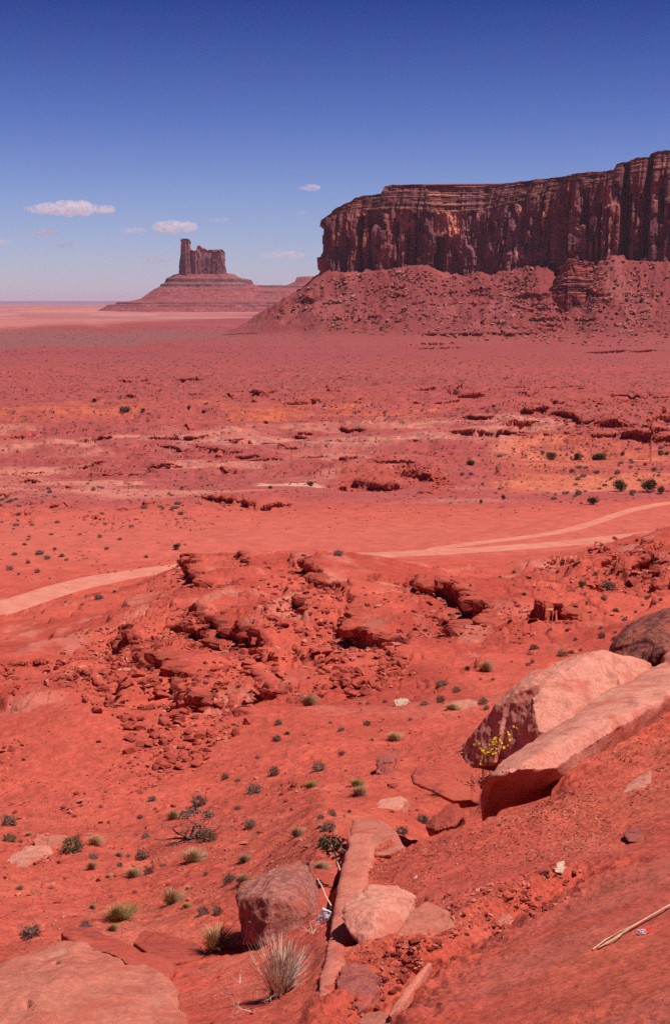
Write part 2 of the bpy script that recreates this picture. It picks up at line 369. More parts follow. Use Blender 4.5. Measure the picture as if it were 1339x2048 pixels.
# --- ledges of the valley floor beyond the road
GP = 'thin rock ledges across the valley floor'
PLN = [
    ([(384, 991), (430, 995), (480, 1000), (520, 1012), (570, 1008), (612, 1006)], 2.0, 'long black edged ledge behind the bare sand flat beyond the road'),
    ([(662, 958), (700, 957), (745, 962), (790, 968), (830, 976)], 3.0, 'black arched ledge in the rust red knoll at mid valley'),
    ([(800, 936), (850, 944), (880, 956)], 1.3, 'thin upper ledge above the pale stones of the rust red knoll'),
    ([(546, 805), (580, 804), (612, 801), (644, 797)], 3.6, 'black slot ledge alone in the middle of the far flat'),
    ([(470, 808), (505, 807), (540, 806)], 1.6, 'faint ledge left of the black slot ledge'),
    ([(150, 782), (200, 780), (240, 778)], 1.6, None), ([(260, 780), (310, 776), (360, 772)], 1.8, 'thin ledge crossing the far flat beneath the butte'),
    ([(755, 790), (790, 787), (840, 783), (880, 782)], 2.4, 'thin broken ledge left of the two lens shaped ledges'),
    ([(898, 790), (930, 793), (975, 789)], 3.6, 'lower lens shaped dark ledge of the far flat'),
    ([(880, 762), (920, 760)], 1.8, 'short upper ledge over the lens shaped pair'),
    ([(1040, 782), (1100, 780), (1150, 777), (1198, 776)], 2.2, 'long thin ledge below the mesa on the far flat'),
    ([(1026, 829), (1060, 829), (1110, 826)], 2.4, 'dark ledge pointing left out of the purple rock bank'),
    ([(1180, 803), (1215, 806), (1250, 816), (1290, 820)], 4.0, 'uppermost black ledge of the right hand rock bank'),
    ([(1175, 846), (1220, 842), (1260, 846), (1300, 850), (1360, 846)], 4.4, 'thick black ledge through the middle of the right hand rock bank'),
    ([(1100, 884), (1150, 880), (1210, 884), (1270, 888), (1360, 880)], 3.0, 'lowest long ledge of the right hand rock bank over orange sand'),
    ([(880, 862), (930, 864), (985, 862), (1040, 860), (1068, 856)], 2.6, 'dark ledge over the white sand streak'),
    ([(985, 852), (1050, 846), (1090, 840)], 1.8, 'thin ledge feeding into the rock bank from the left'),
    ([(150, 890), (200, 889), (250, 887), (290, 885)], 1.6, 'thin dark ledge line on the left valley floor'),
    ([(300, 886), (380, 888), (460, 888), (510, 889)], 1.0, 'pale fine ledge line at the valley middle'),
    ([(512, 886), (550, 889), (590, 888)], 1.7, 'short black ledge on the pale streak'),
    ([(0, 884), (40, 881), (80, 878)], 1.6, 'ledge at the frame edge on the left valley floor'),
    ([(0, 940), (50, 938), (100, 934)], 1.3, 'low red ledge near the frame edge, under the left ledge'),
    ([(100, 930), (160, 938), (220, 944)], 1.0, None), ([(430, 944), (470, 940), (490, 938)], 1.3, 'little ledge over the white sand patch'),
    ([(365, 968), (390, 972)], 1.4, 'stubby double ledge just above the long black edged ledge'),
    ([(740, 925), (790, 924), (850, 925)], 1.2, 'ruler straight thin ledge above the rust red knoll'),
    ([(80, 1012), (120, 1010), (150, 1008)], 1.4, 'dark low ledge among the left hand scrub'),
    ([(0, 1028), (40, 1026), (75, 1022)], 1.2, 'pale faced ledge at the frame edge among scrub'),
    ([(60, 848), (100, 845)], 1.4, None), ([(640, 878), (720, 880), (800, 882)], 1.2, 'long faint ledge right of the short black one'),
    ([(440, 668), (480, 667), (520, 666)], 1.7, 'dark sliver ledge at the left toe of the mesa slope'),
    ([(790, 690), (850, 688), (920, 684)], 4.0, 'upper band of the low red outcrop at the foot of the mesa'), ([(800, 697), (860, 696), (940, 694)], 3.6, 'lower band of the low red outcrop at the foot of the mesa'),
    ([(820, 668), (900, 668), (1000, 667), (1110, 665)], 5.0, 'long red band of rock under the mesa slope'),
    ([(1160, 706), (1240, 702), (1330, 700)], 3.6, 'faint ledge on the plain below the right end of the mesa'),
    ([(1045, 640), (1090, 638), (1135, 636)], 6.0, 'dark ledge bench on the mesa slope under the layered wall'),
    ([(1058, 615), (1100, 613), (1140, 614)], 5.0, 'upper bench on the mesa slope under the layered wall'),
    ([(925, 586), (960, 584), (985, 582)], 5.0, 'thin bench on the slope under the pink alcove'), ([(600, 602), (625, 600), (640, 596)], 8.0, 'jutting dark bench on the left shoulder of the mesa slope'),
]
for a, h, lab in PLN: ledge(a, h, (0, 1), R=5 * h, label=lab, group=GP, strip=lab is not None, over=.6, tone=1)

ia, ib = np.searchsorted(YR, 52), np.searchsorted(YR, 215)
xs, ys, zs, pp, qx = X[ia:ib], Yg[ia:ib], Z[ia:ib], PYg[ia:ib], PXg[ia:ib]
tilt = zs + .16 * xs - .03 * ys + 1.6 * fbm2(xs / 14, ys / 18, 4, 160); st = 2.3; q_ = tilt / st; fr = q_ - np.floor(q_)
hillm = sstep(52, 66, ys) * sstep(215, 190, ys) * sstep(-.25, .2, fbm2(xs / 16, ys / 22, 3, 161) + .12 + .25 * sstep(700, 300, qx)) * sstep(1480, 1400, pp)
jag = .05 * fbm2(xs * 1.1, ys * 1.1, 3, 162)
Z[ia:ib] += hillm * ((sstep(.40, .50, fr + jag) - fr) * st * .34)
rub = sstep(.0, .25, fbm2(xs / 9, ys / 12, 3, 163)) * hillm
def cells(sc, sd):
    wx, wy = xs / sc + .35 * fbm2(xs / sc * .8, ys / sc * .8, 2, sd), ys / sc + .35 * fbm2(xs / sc * .8 + 9, ys / sc * .8, 2, sd + 1); cx_, cy_ = np.floor(wx), np.floor(wy); fx, fy = np.abs(wx - cx_ - .5), np.abs(wy - cy_ - .5)
    return _h(cx_, cy_, 0, sd) * sstep(.5, .38, np.maximum(fx, fy))
Z[ia:ib] += rub * (.30 * cells(1.9, 170) + .18 * cells(.9, 172))
flatten()
rz_ = random.Random(31)
def rand_ledges(n, x0, x1, y0, y1, wlo, whi, hlo, hhi, lab, grp, slope=0, down=(0, 1), tone=1, over=.6):
    for _ in range(n):
        cx_, cy_ = rz_.uniform(x0, x1), rz_.uniform(y0, y1); w_ = wlo + (whi - wlo) * rz_.random() ** 1.8; sl_ = slope + rz_.gauss(0, .03 if tone else .25)
        pts = [(cx_ + w_ * t, cy_ + w_ * t * sl_ + rz_.gauss(0, 1.2 if tone else 3)) for t in (-.5, -.2, .1, .3, .5)]
        if any(hit(*p) is None for p in pts): continue
        ys_ = [hit(*p).y for p in pts]
        if max(ys_) > 1.25 * min(ys_) or max(ys_) > 2300: continue
        ledge(pts, rz_.uniform(hlo, hhi), down, label=lab, group=grp, over=over, tone=tone)
VL = 'thin low ledge, one of many streaking the '
rand_ledges(16, 100, 900, 755, 805, 30, 110, 1.2, 2.8, VL + 'far flat under the butte and mesa', 'low ledges of the far flat')
rand_ledges(14, 900, 1339, 765, 800, 30, 110, 1.2, 2.6, VL + 'far flat near the right frame edge', 'low ledges of the far right flat')
rand_ledges(26, 0, 620, 840, 950, 30, 130, .8, 1.8, VL + 'left valley floor', 'low ledges of the left valley floor')
rand_ledges(14, 600, 900, 840, 930, 30, 110, .8, 1.8, VL + 'middle valley floor', 'low ledges of the middle valley floor')
rand_ledges(20, 900, 1339, 798, 890, 40, 140, 1.2, 3.2, VL + 'purple rock bank on the right', 'low ledges of the purple rock bank')
rand_ledges(12, 0, 330, 950, 1060, 20, 70, .7, 1.4, VL + 'scrubby rock patch left of the sand flat', 'low ledges of the scrubby patch')
rand_ledges(8, 660, 890, 930, 985, 20, 90, .8, 1.6, VL + 'rust red knoll', 'low ledges of the rust red knoll')
rand_ledges(14, 1040, 1190, 585, 662, 40, 130, 3, 6, VL + 'mesa slope below the layered wall', 'benches of the mesa slope')
rand_ledges(12, 640, 1000, 575, 650, 25, 80, 3, 5.5, VL + 'left part of the mesa slope', 'benches of the left mesa slope')
rand_ledges(14, 150, 560, 1220, 1450, 40, 110, 1.2, 2.6, 'short broken ledge crossing the rubble field diagonally', 'short ledges of the rubble field', .55, (-1, .8), 0, .8)
rand_ledges(8, 560, 1000, 1150, 1330, 40, 90, 1.0, 2.2, 'short broken ledge on the smooth spur right of the rubble', 'short ledges of the smooth spur', .5, (-1, .8), 0, .8)
rand_ledges(8, 1050, 1339, 1080, 1190, 40, 90, 1.0, 2.2, 'short broken ledge on the right hillside above the streaked boulder', 'short ledges of the right hillside', -.3, (-.3, 1), 0, .8)
flatten()
# valley floor: many low steps of bedded rock, and the talus gullies of the mesa
ia, ib = np.searchsorted(YR, 330), np.searchsorted(YR, 1250)
xs, ys = X[ia:ib], Yg[ia:ib]
n1 = 6.5 * fbm2(xs / 90 + .35 * fbm2(xs / 30, ys / 30, 2, 61), ys / 26, 5, 60); st = 1.5
q_ = n1 / st; tr = (np.floor(q_) + sstep(.30, .36, q_ - np.floor(q_))) * st
m_ = sstep(330, 380, ys) * sstep(1250, 900, ys) * sstep(-.35, .15, fbm2(xs / 130, ys / 60, 3, 62) + .2)
Z[ia:ib] += m_ * (tr * .8)
ia, ib = np.searchsorted(YR, 1200), np.searchsorted(YR, 2700)
xs, ys, zs = X[ia:ib], Yg[ia:ib], Z[ia:ib]
tm = sstep(-40, -18, zs); gl = fbm2(xs / 26, ys / 70, 5, 70, ridged=True)
Z[ia:ib] += tm * (5.5 * gl + 2.2 * fbm2(xs / 9, ys / 14, 3, 71)) * sstep(75, 45, zs + 6)
zs = Z[ia:ib]; bench = sstep(.1, .5, fbm2(xs / 60, ys / 140, 3, 73)) * tm; q_ = (zs + 2 * fbm2(xs / 40, ys / 40, 2, 74)) / 7.0
Z[ia:ib] += tm * (1.3 * fbm2(xs / 4.5, ys / 5, 3, 75) + .8 * _h(np.floor(xs / 3 + fbm2(xs / 8, ys / 8, 2, 76)), np.floor(ys / 4), 0, 77) ** 3 * 2)
zs = Z[ia:ib]; Z[ia:ib] = zs + bench * ((np.floor(q_) + sstep(.35, .6, q_ - np.floor(q_))) * 7.0 - q_ * 7.0) * .8

# ------------------------------------------------------------------ materials
def new_mat(name, rough=.95):
    m = bpy.data.materials.new(name); m.use_nodes = True; nt = m.node_tree; b = nt.nodes['Principled BSDF']
    b.inputs['Roughness'].default_value = rough
    if 'Specular IOR Level' in b.inputs: b.inputs['Specular IOR Level'].default_value = .15
    return m, nt, b
def N(nt, typ, **kw):
    n = nt.nodes.new(typ)
    for k, v in kw.items():
        if k.startswith('i_'):
            key = k[2:]; n.inputs[int(key) if key.isdigit() else key].default_value = v
        else: setattr(n, k, v)
    return n
def noise_node(nt, vec, scale, detail=6, rough=.6, dist=0):
    n = N(nt, 'ShaderNodeTexNoise'); n.inputs['Scale'].default_value = scale; n.inputs['Detail'].default_value = detail; n.inputs['Roughness'].default_value = rough; n.inputs['Distortion'].default_value = dist
    nt.links.new(vec, n.inputs['Vector']); return n
def ramp(nt, fac, stops):
    r = N(nt, 'ShaderNodeValToRGB'); e = r.color_ramp.elements
    e[0].position, e[0].color = stops[0][0], (*stops[0][1], 1); e[1].position, e[1].color = stops[-1][0], (*stops[-1][1], 1)
    for p, c in stops[1:-1]: x = e.new(p); x.color = (*c, 1)
    nt.links.new(fac, r.inputs[0]); return r
def mix(nt, a, b, fac, mode='MIX'):
    m = N(nt, 'ShaderNodeMix', data_type='RGBA', blend_type=mode)
    for s, v in ((6, a), (7, b), (0, fac)):
        if hasattr(v, 'links'): nt.links.new(v, m.inputs[s])
        else: m.inputs[s].default_value = v if s == 0 else (*v, 1)
    return m.outputs[2]
def bump(nt, b, fac, strength, dist, prev=None):
    n = N(nt, 'ShaderNodeBump'); n.inputs['Strength'].default_value = strength; n.inputs['Distance'].default_value = dist
    nt.links.new(fac, n.inputs['Height'])
    if prev: nt.links.new(prev.outputs[0], n.inputs['Normal'])
    nt.links.new(n.outputs[0], b.inputs['Normal']); return n
G3 = lambda v: (v, v, v)

m_ground, nt, b = new_mat('red_desert_ground')
att = N(nt, 'ShaderNodeAttribute', attribute_name='Col'); geo = N(nt, 'ShaderNodeNewGeometry'); pos = geo.outputs['Position']
c = att.outputs['Color']
for sc_, lo, hi in ((.35, .80, 1.16), (3.2, .78, 1.22), (26, .70, 1.32)):
    c = mix(nt, c, ramp(nt, noise_node(nt, pos, sc_, 5, .65).outputs[0], [(.3, G3(lo)), (.7, G3(hi))]).outputs[0], 1.0, 'MULTIPLY')
vor = N(nt, 'ShaderNodeTexVoronoi'); vor.inputs['Scale'].default_value = 34; nt.links.new(pos, vor.inputs['Vector'])
c = mix(nt, c, (.50, .22, .17), ramp(nt, vor.outputs['Distance'], [(.06, G3(.55)), (.13, G3(0))]).outputs[0])
nt.links.new(c, b.inputs['Base Color'])
bp = bump(nt, b, noise_node(nt, pos, 30, 8, .7).outputs[0], .6, .03)
bp = bump(nt, b, noise_node(nt, pos, 3.0, 8, .65).outputs[0], .5, .10, bp)
bump(nt, b, noise_node(nt, pos, .25, 6, .65).outputs[0], .5, .9, bp)

def rock_mat(name, base, pale, dark, patina=.5, streak=None, scale=1.0, obj=True, stripe=None):
    m, nt, b = new_mat(name, .9)
    tc = N(nt, 'ShaderNodeTexCoord'); v = tc.outputs['Object'] if obj else N(nt, 'ShaderNodeNewGeometry').outputs['Position']
    oi = N(nt, 'ShaderNodeObjectInfo')
    n1 = noise_node(nt, v, 1.6 * scale, 8, .62, .4); c = ramp(nt, n1.outputs[0], [(.3, dark), (.47, base), (.60, base), (.74, pale)]).outputs[0]
    n2 = noise_node(nt, v, 14 * scale, 6, .7); c = mix(nt, c, ramp(nt, n2.outputs[0], [(.3, G3(.74)), (.7, G3(1.22))]).outputs[0], 1.0, 'MULTIPLY')
    if patina:
        n3 = noise_node(nt, v, .8 * scale, 4, .55, .8); c = mix(nt, c, dark, ramp(nt, n3.outputs[0], [(.56, G3(0)), (.66, G3(patina))]).outputs[0])
    if stripe:
        mp = N(nt, 'ShaderNodeMapping'); mp.inputs['Scale'].default_value = stripe; nt.links.new(v, mp.inputs['Vector'])
        n4 = noise_node(nt, mp.outputs[0], 1, 5, .6, .3); c = mix(nt, c, dark, ramp(nt, n4.outputs[0], [(.46, G3(0)), (.58, G3(.85))]).outputs[0])
    nd = noise_node(nt, v, 1.1 * scale, 6, .65, .3); c = mix(nt, c, (.44, .09, .06), ramp(nt, nd.outputs[0], [(.50, G3(0)), (.62, G3(.65))]).outputs[0])
    cv = N(nt, 'ShaderNodeTexVoronoi', feature='DISTANCE_TO_EDGE'); cv.inputs['Scale'].default_value = 1.3 * scale; cn = noise_node(nt, v, 2.1 * scale, 5, .7); nt.links.new(mix(nt, v, cn.outputs['Color'], .5), cv.inputs['Vector'])
    ck = ramp(nt, cv.outputs['Distance'], [(0, G3(1)), (.022, G3(0))]); km = N(nt, 'ShaderNodeMath', operation='MULTIPLY'); nt.links.new(ck.outputs[0], km.inputs[0]); nt.links.new(ramp(nt, nd.outputs[0], [(.42, G3(1)), (.5, G3(0))]).outputs[0], km.inputs[1])
    c = mix(nt, c, dark, km.outputs[0])
    # each stone a little lighter or darker
    r = ramp(nt, oi.outputs['Random'], [(0, G3(.8)), (1, G3(1.18))]); c = mix(nt, c, r.outputs[0], 1.0, 'MULTIPLY')
    nt.links.new(c, b.inputs['Base Color'])
    bp = bump(nt, b, noise_node(nt, v, 40 * scale, 6, .7).outputs[0], .5, .008 / scale); bp = bump(nt, b, n2.outputs[0], .8, .04 / scale, bp)
    wv = N(nt, 'ShaderNodeTexVoronoi', feature='DISTANCE_TO_EDGE'); wv.inputs['Scale'].default_value = 2.2 * scale
    nz = noise_node(nt, v, 3 * scale, 3); nt.links.new(mix(nt, v, nz.outputs['Color'], .35), wv.inputs['Vector'])
    bp = bump(nt, b, ramp(nt, wv.outputs['Distance'], [(0, G3(0)), (.03, G3(1))]).outputs[0], .35, .02 / scale, bp)
    if stripe: bump(nt, b, n4.outputs[0], .7, .05, bp)
    return m
RED = (.45, .08, .055); PINK = (.56, .22, .165); PALE = (.62, .30, .23); DKR = (.20, .045, .04); PUR = (.34, .09, .075)
m_rock = rock_mat('red_sandstone', RED, (.50, .15, .11), DKR, .35, scale=1.0)
m_rub = rock_mat('rubble_sandstone', (.42, .075, .055), (.50, .15, .115), (.20, .04, .035), .3, scale=.5, obj=False)
m_pale = rock_mat('pale_sandstone', PINK, PALE, (.36, .10, .08), .5, scale=1.5)
m_bould = rock_mat('boulder_sandstone', (.54, .17, .12), PALE, (.38, .10, .08), .35, scale=1.6)
m_pur = rock_mat('purple_sandstone', PUR, (.42, .14, .11), (.16, .04, .04), .7, scale=1.8)
m_strp = rock_mat('striped_sandstone', (.29, .085, .065), (.38, .14, .11), (.09, .026, .024), .2, scale=1.2, stripe=(9, 9, .9))
m_block = rock_mat('grained_sandstone', (.60, .22, .175), (.66, .31, .25), (.33, .105, .09), .85, scale=1.6, stripe=(16, 16, 1.4))
m_tal = rock_mat('talus_sandstone', (.50, .19, .155), (.60, .30, .25), (.17, .045, .05), .3, scale=.06, obj=False)
m_ledge = rock_mat('ledge_sandstone', (.41, .072, .048), (.46, .13, .10), (.16, .035, .035), .4, scale=.8)
m_wht = rock_mat('white_chert', (.62, .42, .32), (.78, .62, .52), (.5, .25, .18), .2, scale=3)

m_cliff, nt, b = new_mat('mesa_cliff_rock', .9)
att = N(nt, 'ShaderNodeAttribute', attribute_name='Col'); pos = N(nt, 'ShaderNodeNewGeometry').outputs['Position']
mp = N(nt, 'ShaderNodeMapping'); mp.inputs['Scale'].default_value = (.10, .10, .018); nt.links.new(pos, mp.inputs['Vector'])
c = mix(nt, att.outputs['Color'], ramp(nt, noise_node(nt, mp.outputs[0], 1, 7, .65, .3).outputs[0], [(.32, G3(.55)), (.5, G3(1)), (.7, (1.5, 1.4, 1.35))]).outputs[0], 1.0, 'MULTIPLY')
mp2 = N(nt, 'ShaderNodeMapping'); mp2.inputs['Scale'].default_value = (.01, .01, .35); nt.links.new(pos, mp2.inputs['Vector'])
c = mix(nt, c, ramp(nt, noise_node(nt, mp2.outputs[0], 1, 5, .6).outputs[0], [(.35, G3(.75)), (.65, G3(1.2))]).outputs[0], .6, 'MULTIPLY')
nt.links.new(c, b.inputs['Base Color'])
bp = bump(nt, b, noise_node(nt, pos, .12, 8, .7).outputs[0], .8, 3.0)

m_road, nt, b = new_mat('packed_dirt_road')
pos = N(nt, 'ShaderNodeNewGeometry').outputs['Position']
c = ramp(nt, noise_node(nt, pos, .4, 6, .65).outputs[0], [(.3, (.48, .15, .105)), (.5, (.56, .19, .14)), (.7, (.62, .24, .175))]).outputs[0]
nt.links.new(c, b.inputs['Base Color']); bump(nt, b, noise_node(nt, pos, 3, 6, .6).outputs[0], .4, .05)

def leaf_mat(name, c1, c2):
    m, nt, b = new_mat(name, .8); oi = N(nt, 'ShaderNodeObjectInfo'); pos = N(nt, 'ShaderNodeNewGeometry').outputs['Position']
    c = ramp(nt, noise_node(nt, pos, 9, 2).outputs[0], [(.35, c1), (.65, c2)]).outputs[0]
    c = mix(nt, c, ramp(nt, oi.outputs['Random'], [(0, G3(.75)), (1, G3(1.3))]).outputs[0], 1.0, 'MULTIPLY'); nt.links.new(c, b.inputs['Base Color']); return m
m_sage = leaf_mat('sage_leaf', (.095, .062, .052), (.21, .14, .115))
m_green = leaf_mat('green_leaf', (.075, .06, .035), (.15, .115, .06))
m_junip = leaf_mat('juniper_leaf', (.028, .028, .012), (.07, .06, .02))
m_tan = leaf_mat('dry_grass', (.30, .16, .09), (.48, .28, .16))
m_ygrass = leaf_mat('yellow_green_grass', (.26, .16, .055), (.40, .26, .10))
m_straw = leaf_mat('bleached_straw', (.72, .48, .38), (.86, .66, .54))
m_reed = leaf_mat('reed_stalk', (.50, .26, .17), (.62, .36, .26))
m_wood = leaf_mat('dead_wood', (.13, .06, .055), (.25, .13, .11))
m_flow = leaf_mat('yellow_petal', (.50, .29, .02), (.66, .40, .04))
m_far = leaf_mat('far_scrub', (.06, .035, .035), (.12, .07, .06))

# ------------------------------------------------------------------ object helpers
def tag(o, label=None, cat=None, group=None, kind=None):
    if label: o['label'] = label
    if cat: o['category'] = cat
    if group: o['group'] = group
    if kind: o['kind'] = kind
    return o
def mesh_np(name, V, F, mat=None, smooth=False, colors=None, parent=None):
    """V (n,3), F (m,4) or (m,3) -> one mesh object"""
    V = np.ascontiguousarray(V, dtype=np.float32); F = np.ascontiguousarray(F, dtype=np.int32)
    me = bpy.data.meshes.new(name); k = F.shape[1]
    me.vertices.add(len(V)); me.vertices.foreach_set('co', V.ravel())
    me.loops.add(F.size); me.loops.foreach_set('vertex_index', F.ravel())
    me.polygons.add(len(F)); me.polygons.foreach_set('loop_start', np.arange(0, F.size, k, dtype=np.int32))
    me.polygons.foreach_set('loop_total', np.full(len(F), k, dtype=np.int32))
    me.polygons.foreach_set('use_smooth', np.full(len(F), smooth, dtype=bool))
    me.update(calc_edges=True)
    if colors is not None:
        at = me.color_attributes.new('Col', 'FLOAT_COLOR', 'POINT'); c4 = np.ones((len(V), 4), dtype=np.float32); c4[:, :3] = colors; at.data.foreach_set('color', c4.ravel())
    if mat: me.materials.append(mat)
    o = bpy.data.objects.new(name, me); COL.objects.link(o)
    if parent: o.parent = parent
    return o
def empty(name, loc, rz=0):
    o = bpy.data.objects.new(name, None); COL.objects.link(o); o.location = loc; o.rotation_euler = (0, 0, rz); o.empty_display_size = .2; return o
def grid_faces(n, m, wrap=False):
    i = np.arange(n - 1)[:, None]; j = np.arange(m if wrap else m - 1)[None, :]; j2 = (j + 1) % m
    return np.stack([(i * m + j), (i * m + j2), ((i + 1) * m + j2), ((i + 1) * m + j)], -1).reshape(-1, 4)

# ------------------------------------------------------------------ ground sheet with its own colours
C_SAND = np.array((.49, .086, .058)); C_PINK = np.array((.53, .155, .115)); C_ORG = np.array((.58, .135, .065)); C_PUR = np.array((.35, .075, .065))
C_SCR = np.array((.24, .085, .085)); C_LPK = np.array((.44, .15, .135)); C_WHT = np.array((.62, .32, .26)); C_DK = np.array((.36, .05, .035)); C_VAL = np.array((.37, .076, .070))
ww = fbm2(X / (Yg * .05 + 2), Yg / (Yg * .03 + 2), 4, 80) * 9
pyw = PYg + ww; C = np.zeros((nr, nc, 3)) + C_SAND
def lay(mask, col):
    global C
    C = C * (1 - mask[..., None]) + col * mask[..., None]
def band(lo, hi, s=6): return sstep(lo - s, lo + s, pyw) * sstep(hi + s, hi - s, pyw)
far_ = sstep(225, 262, Yg)
nz1 = fbm2(X / 30, Yg / 12, 4, 81); nz2 = fbm2(X / 140, Yg / 60, 4, 82); nz3 = fbm2(X / 6, Yg / 3.5, 4, 83)
lay(far_ * sstep(980, 1060, pyw) * .8, C_PINK * np.array((.94, .72, .72)))
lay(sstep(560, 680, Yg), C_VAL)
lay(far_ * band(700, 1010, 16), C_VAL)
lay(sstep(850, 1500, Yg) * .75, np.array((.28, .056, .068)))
lay(far_ * band(860, 1000, 12) * sstep(-.1, .4, nz1) * .8, np.array((.56, .20, .15)))
lay(far_ * band(805, 1000, 12) * sstep(.05, .3, nz2 + nz3 * .3) * .7, C_PUR)
lay(far_ * band(808, 838, 7) * sstep(1220, 1100, PXg) * sstep(-.3, .35, nz1 + .25 * nz3) * .8, C_ORG)
lay(far_ * band(878, 900, 5) * sstep(200, 300, PXg) * sstep(980, 900, PXg) * sstep(-.15, .35, nz3 + .4 * nz1) * .6, C_WHT)
lay(far_ * band(968, 976, 3) * sstep(500, 530, PXg) * sstep(660, 630, PXg), C_WHT)
lay(far_ * sstep(930, 1060, PXg) * band(900, 985, 7) * sstep(-.5, .2, nz1 + .4 * nz3) * .65, C_ORG)
lay(far_ * sstep(1090, 1190, PXg) * band(795, 893, 6) * .9, C_PUR)
lay(far_ * sstep(650, 700, PXg) * sstep(960, 880, PXg) * band(926, 985, 5) * sstep(-.3, .3, nz1 + .5 * nz3) * .7, C_DK * 1.15)
lay(far_ * band(660, 790, 14) * sstep(-.3, .5, nz2) * .7, np.array((.30, .075, .07)))
lay(sstep(330, 420, Yg) * sstep(.05, .3, nz3 + .3 * nz1) * .45, np.array((.29, .06, .055)))
lay(sstep(300, 420, Yg) * sstep(.0, .35, fbm2(X / 2.5, Yg / 4, 3, 190)) * .45, np.array((.26, .05, .05)))
sc = sstep(656, 664, pyw) * sstep(700, 690, pyw + (PXg) * .035) * sstep(640, 300, PXg)
lay(sc * .85, C_SCR)
lay(sstep(664, 650, pyw + .055 * PXg) * (Z < -5), C_LPK)
lay(sstep(655, 640, pyw) * (Z < -5) * sstep(-.1, .3, fbm2(X / 500, Yg / 260, 5, 86)) * .8, np.array((.34, .12, .13)))
lay(sstep(655, 640, pyw) * (Z < -5) * sstep(.1, .4, fbm2(X / 300, Yg / 160, 4, 186)) * .7, np.array((.52, .23, .20)))
lay(sstep(1260, 1400, Yg) * sstep(-42, -30, Z) * sstep(2700, 2450, Yg) * sstep(470, 540, PXg), np.array((.235, .046, .046)))
lay(sstep(1260, 1400, Yg) * sstep(-42, -30, Z) * sstep(2700, 2450, Yg) * sstep(470, 540, PXg) * sstep(.0, .5, fbm2(X / 30, Yg / 60, 4, 87)) * .6, np.array((.32, .085, .08)))
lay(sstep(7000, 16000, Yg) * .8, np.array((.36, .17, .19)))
# mid hill: darker red ribs, pale dusting on the spur tops
mid = sstep(38, 60, Yg) * sstep(240, 200, Yg)
lay(mid * sstep(-.25, .3, fbm2(X / 9, Yg / 12, 5, 84)) * .7, C_DK)
lay(mid * sstep(.2, .6, fbm2(X / 4, Yg / 8, 4, 85)) * .5, np.array((.56, .20, .15)))
near = sstep(40, 24, Yg)
lay(near * sstep(.0, .4, fbm2(X / .5, Yg / .7, 4, 188)) * .22, np.array((.38, .06, .045)))
lay(near * sstep(.05, .5, fbm2(X / 2.5, Yg / 3, 4, 189)) * .45, np.array((.52, .125, .075)))
lay(near * sstep(.15, .55, fbm2(X / 1.2, Yg / 1.5, 4, 88)) * .35, np.array((.54, .16, .11)))
gy = np.zeros((nr, nc)); gy[:nm] = sstep(-.22, .15, fbm2(xm * .35 + ym * .12, ym * 1.9 - xm * 1.1, 4, 89)) * mw * sstep(13, 9, ym); lay(gy * .4, np.array((.38, .10, .085)))
red = np.zeros((nr, nc)); red[:nm] = rough * mw; lay(red * .5, np.array((.47, .07, .04)))
V = np.stack([X, Yg, Z], -1).reshape(-1, 3)
Fg = grid_faces(nr, nc)
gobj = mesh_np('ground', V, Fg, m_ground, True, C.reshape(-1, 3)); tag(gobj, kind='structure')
print('ground', V.shape)
# the hillside around and behind the viewpoint, just under the main sheet where they meet
ax = np.linspace(-90, 90, 181); ay = np.linspace(-60, 40, 101); AX, AY = np.meshgrid(ax, ay)
uu = np.abs(AX) / np.maximum(AY, .01); inside = (AY > 2.5) & (uu < 1.5)
zz = np.where(AY > 1.6, ground(AX, np.maximum(AY, 1.6)), ground(AX.clip(-2, 2), np.full_like(AX, 1.6)) + (1.6 - AY) * .12)
zz = np.where((AY > 1.6) & (uu > 1.6), ground(np.sign(AX) * AY * 1.59, AY), zz) - .12 - .6 * inside
tag(mesh_np('ground', np.stack([AX, AY, zz], -1).reshape(-1, 3), grid_faces(101, 181), m_ground, True, np.tile(C_SAND, (101 * 181, 1))), kind='structure')

# ------------------------------------------------------------------ road and track
def ribbon(name, line, hw, dz, seed):
    t = np.gradient(line, axis=0); t /= np.hypot(*t.T)[:, None]; n = np.stack([-t[:, 1], t[:, 0]], 1); k = 9; V = []
    s = np.arange(len(line))
    for i in range(k):
        f = i / (k - 1) * 2 - 1; w = hw * .86 * (1 - .22 * sstep(len(line) * .45, len(line) * .62, s) * (hw > 4)) * f * (1 + .22 * fbm2(s * .25, s * 0 + (f > 0), 4, seed))
        q = line + n * w[:, None]; z = np.full(len(line), ROAD_Z + dz) - (abs(f) > .9) * .12
        V.append(np.stack([q[:, 0], q[:, 1], z], 1))
    V = np.stack(V, 1).reshape(-1, 3)
    return mesh_np(name, V, grid_faces(len(line), k), m_road, True)
tag(ribbon('road', road_c, 4.6, .07, 3), 'pale pink dirt road crossing behind the red hill', kind='structure')
tag(ribbon('path', track_c, 2.0, .04, 4), 'fainter dirt track branching off the road towards the junipers', kind='structure')

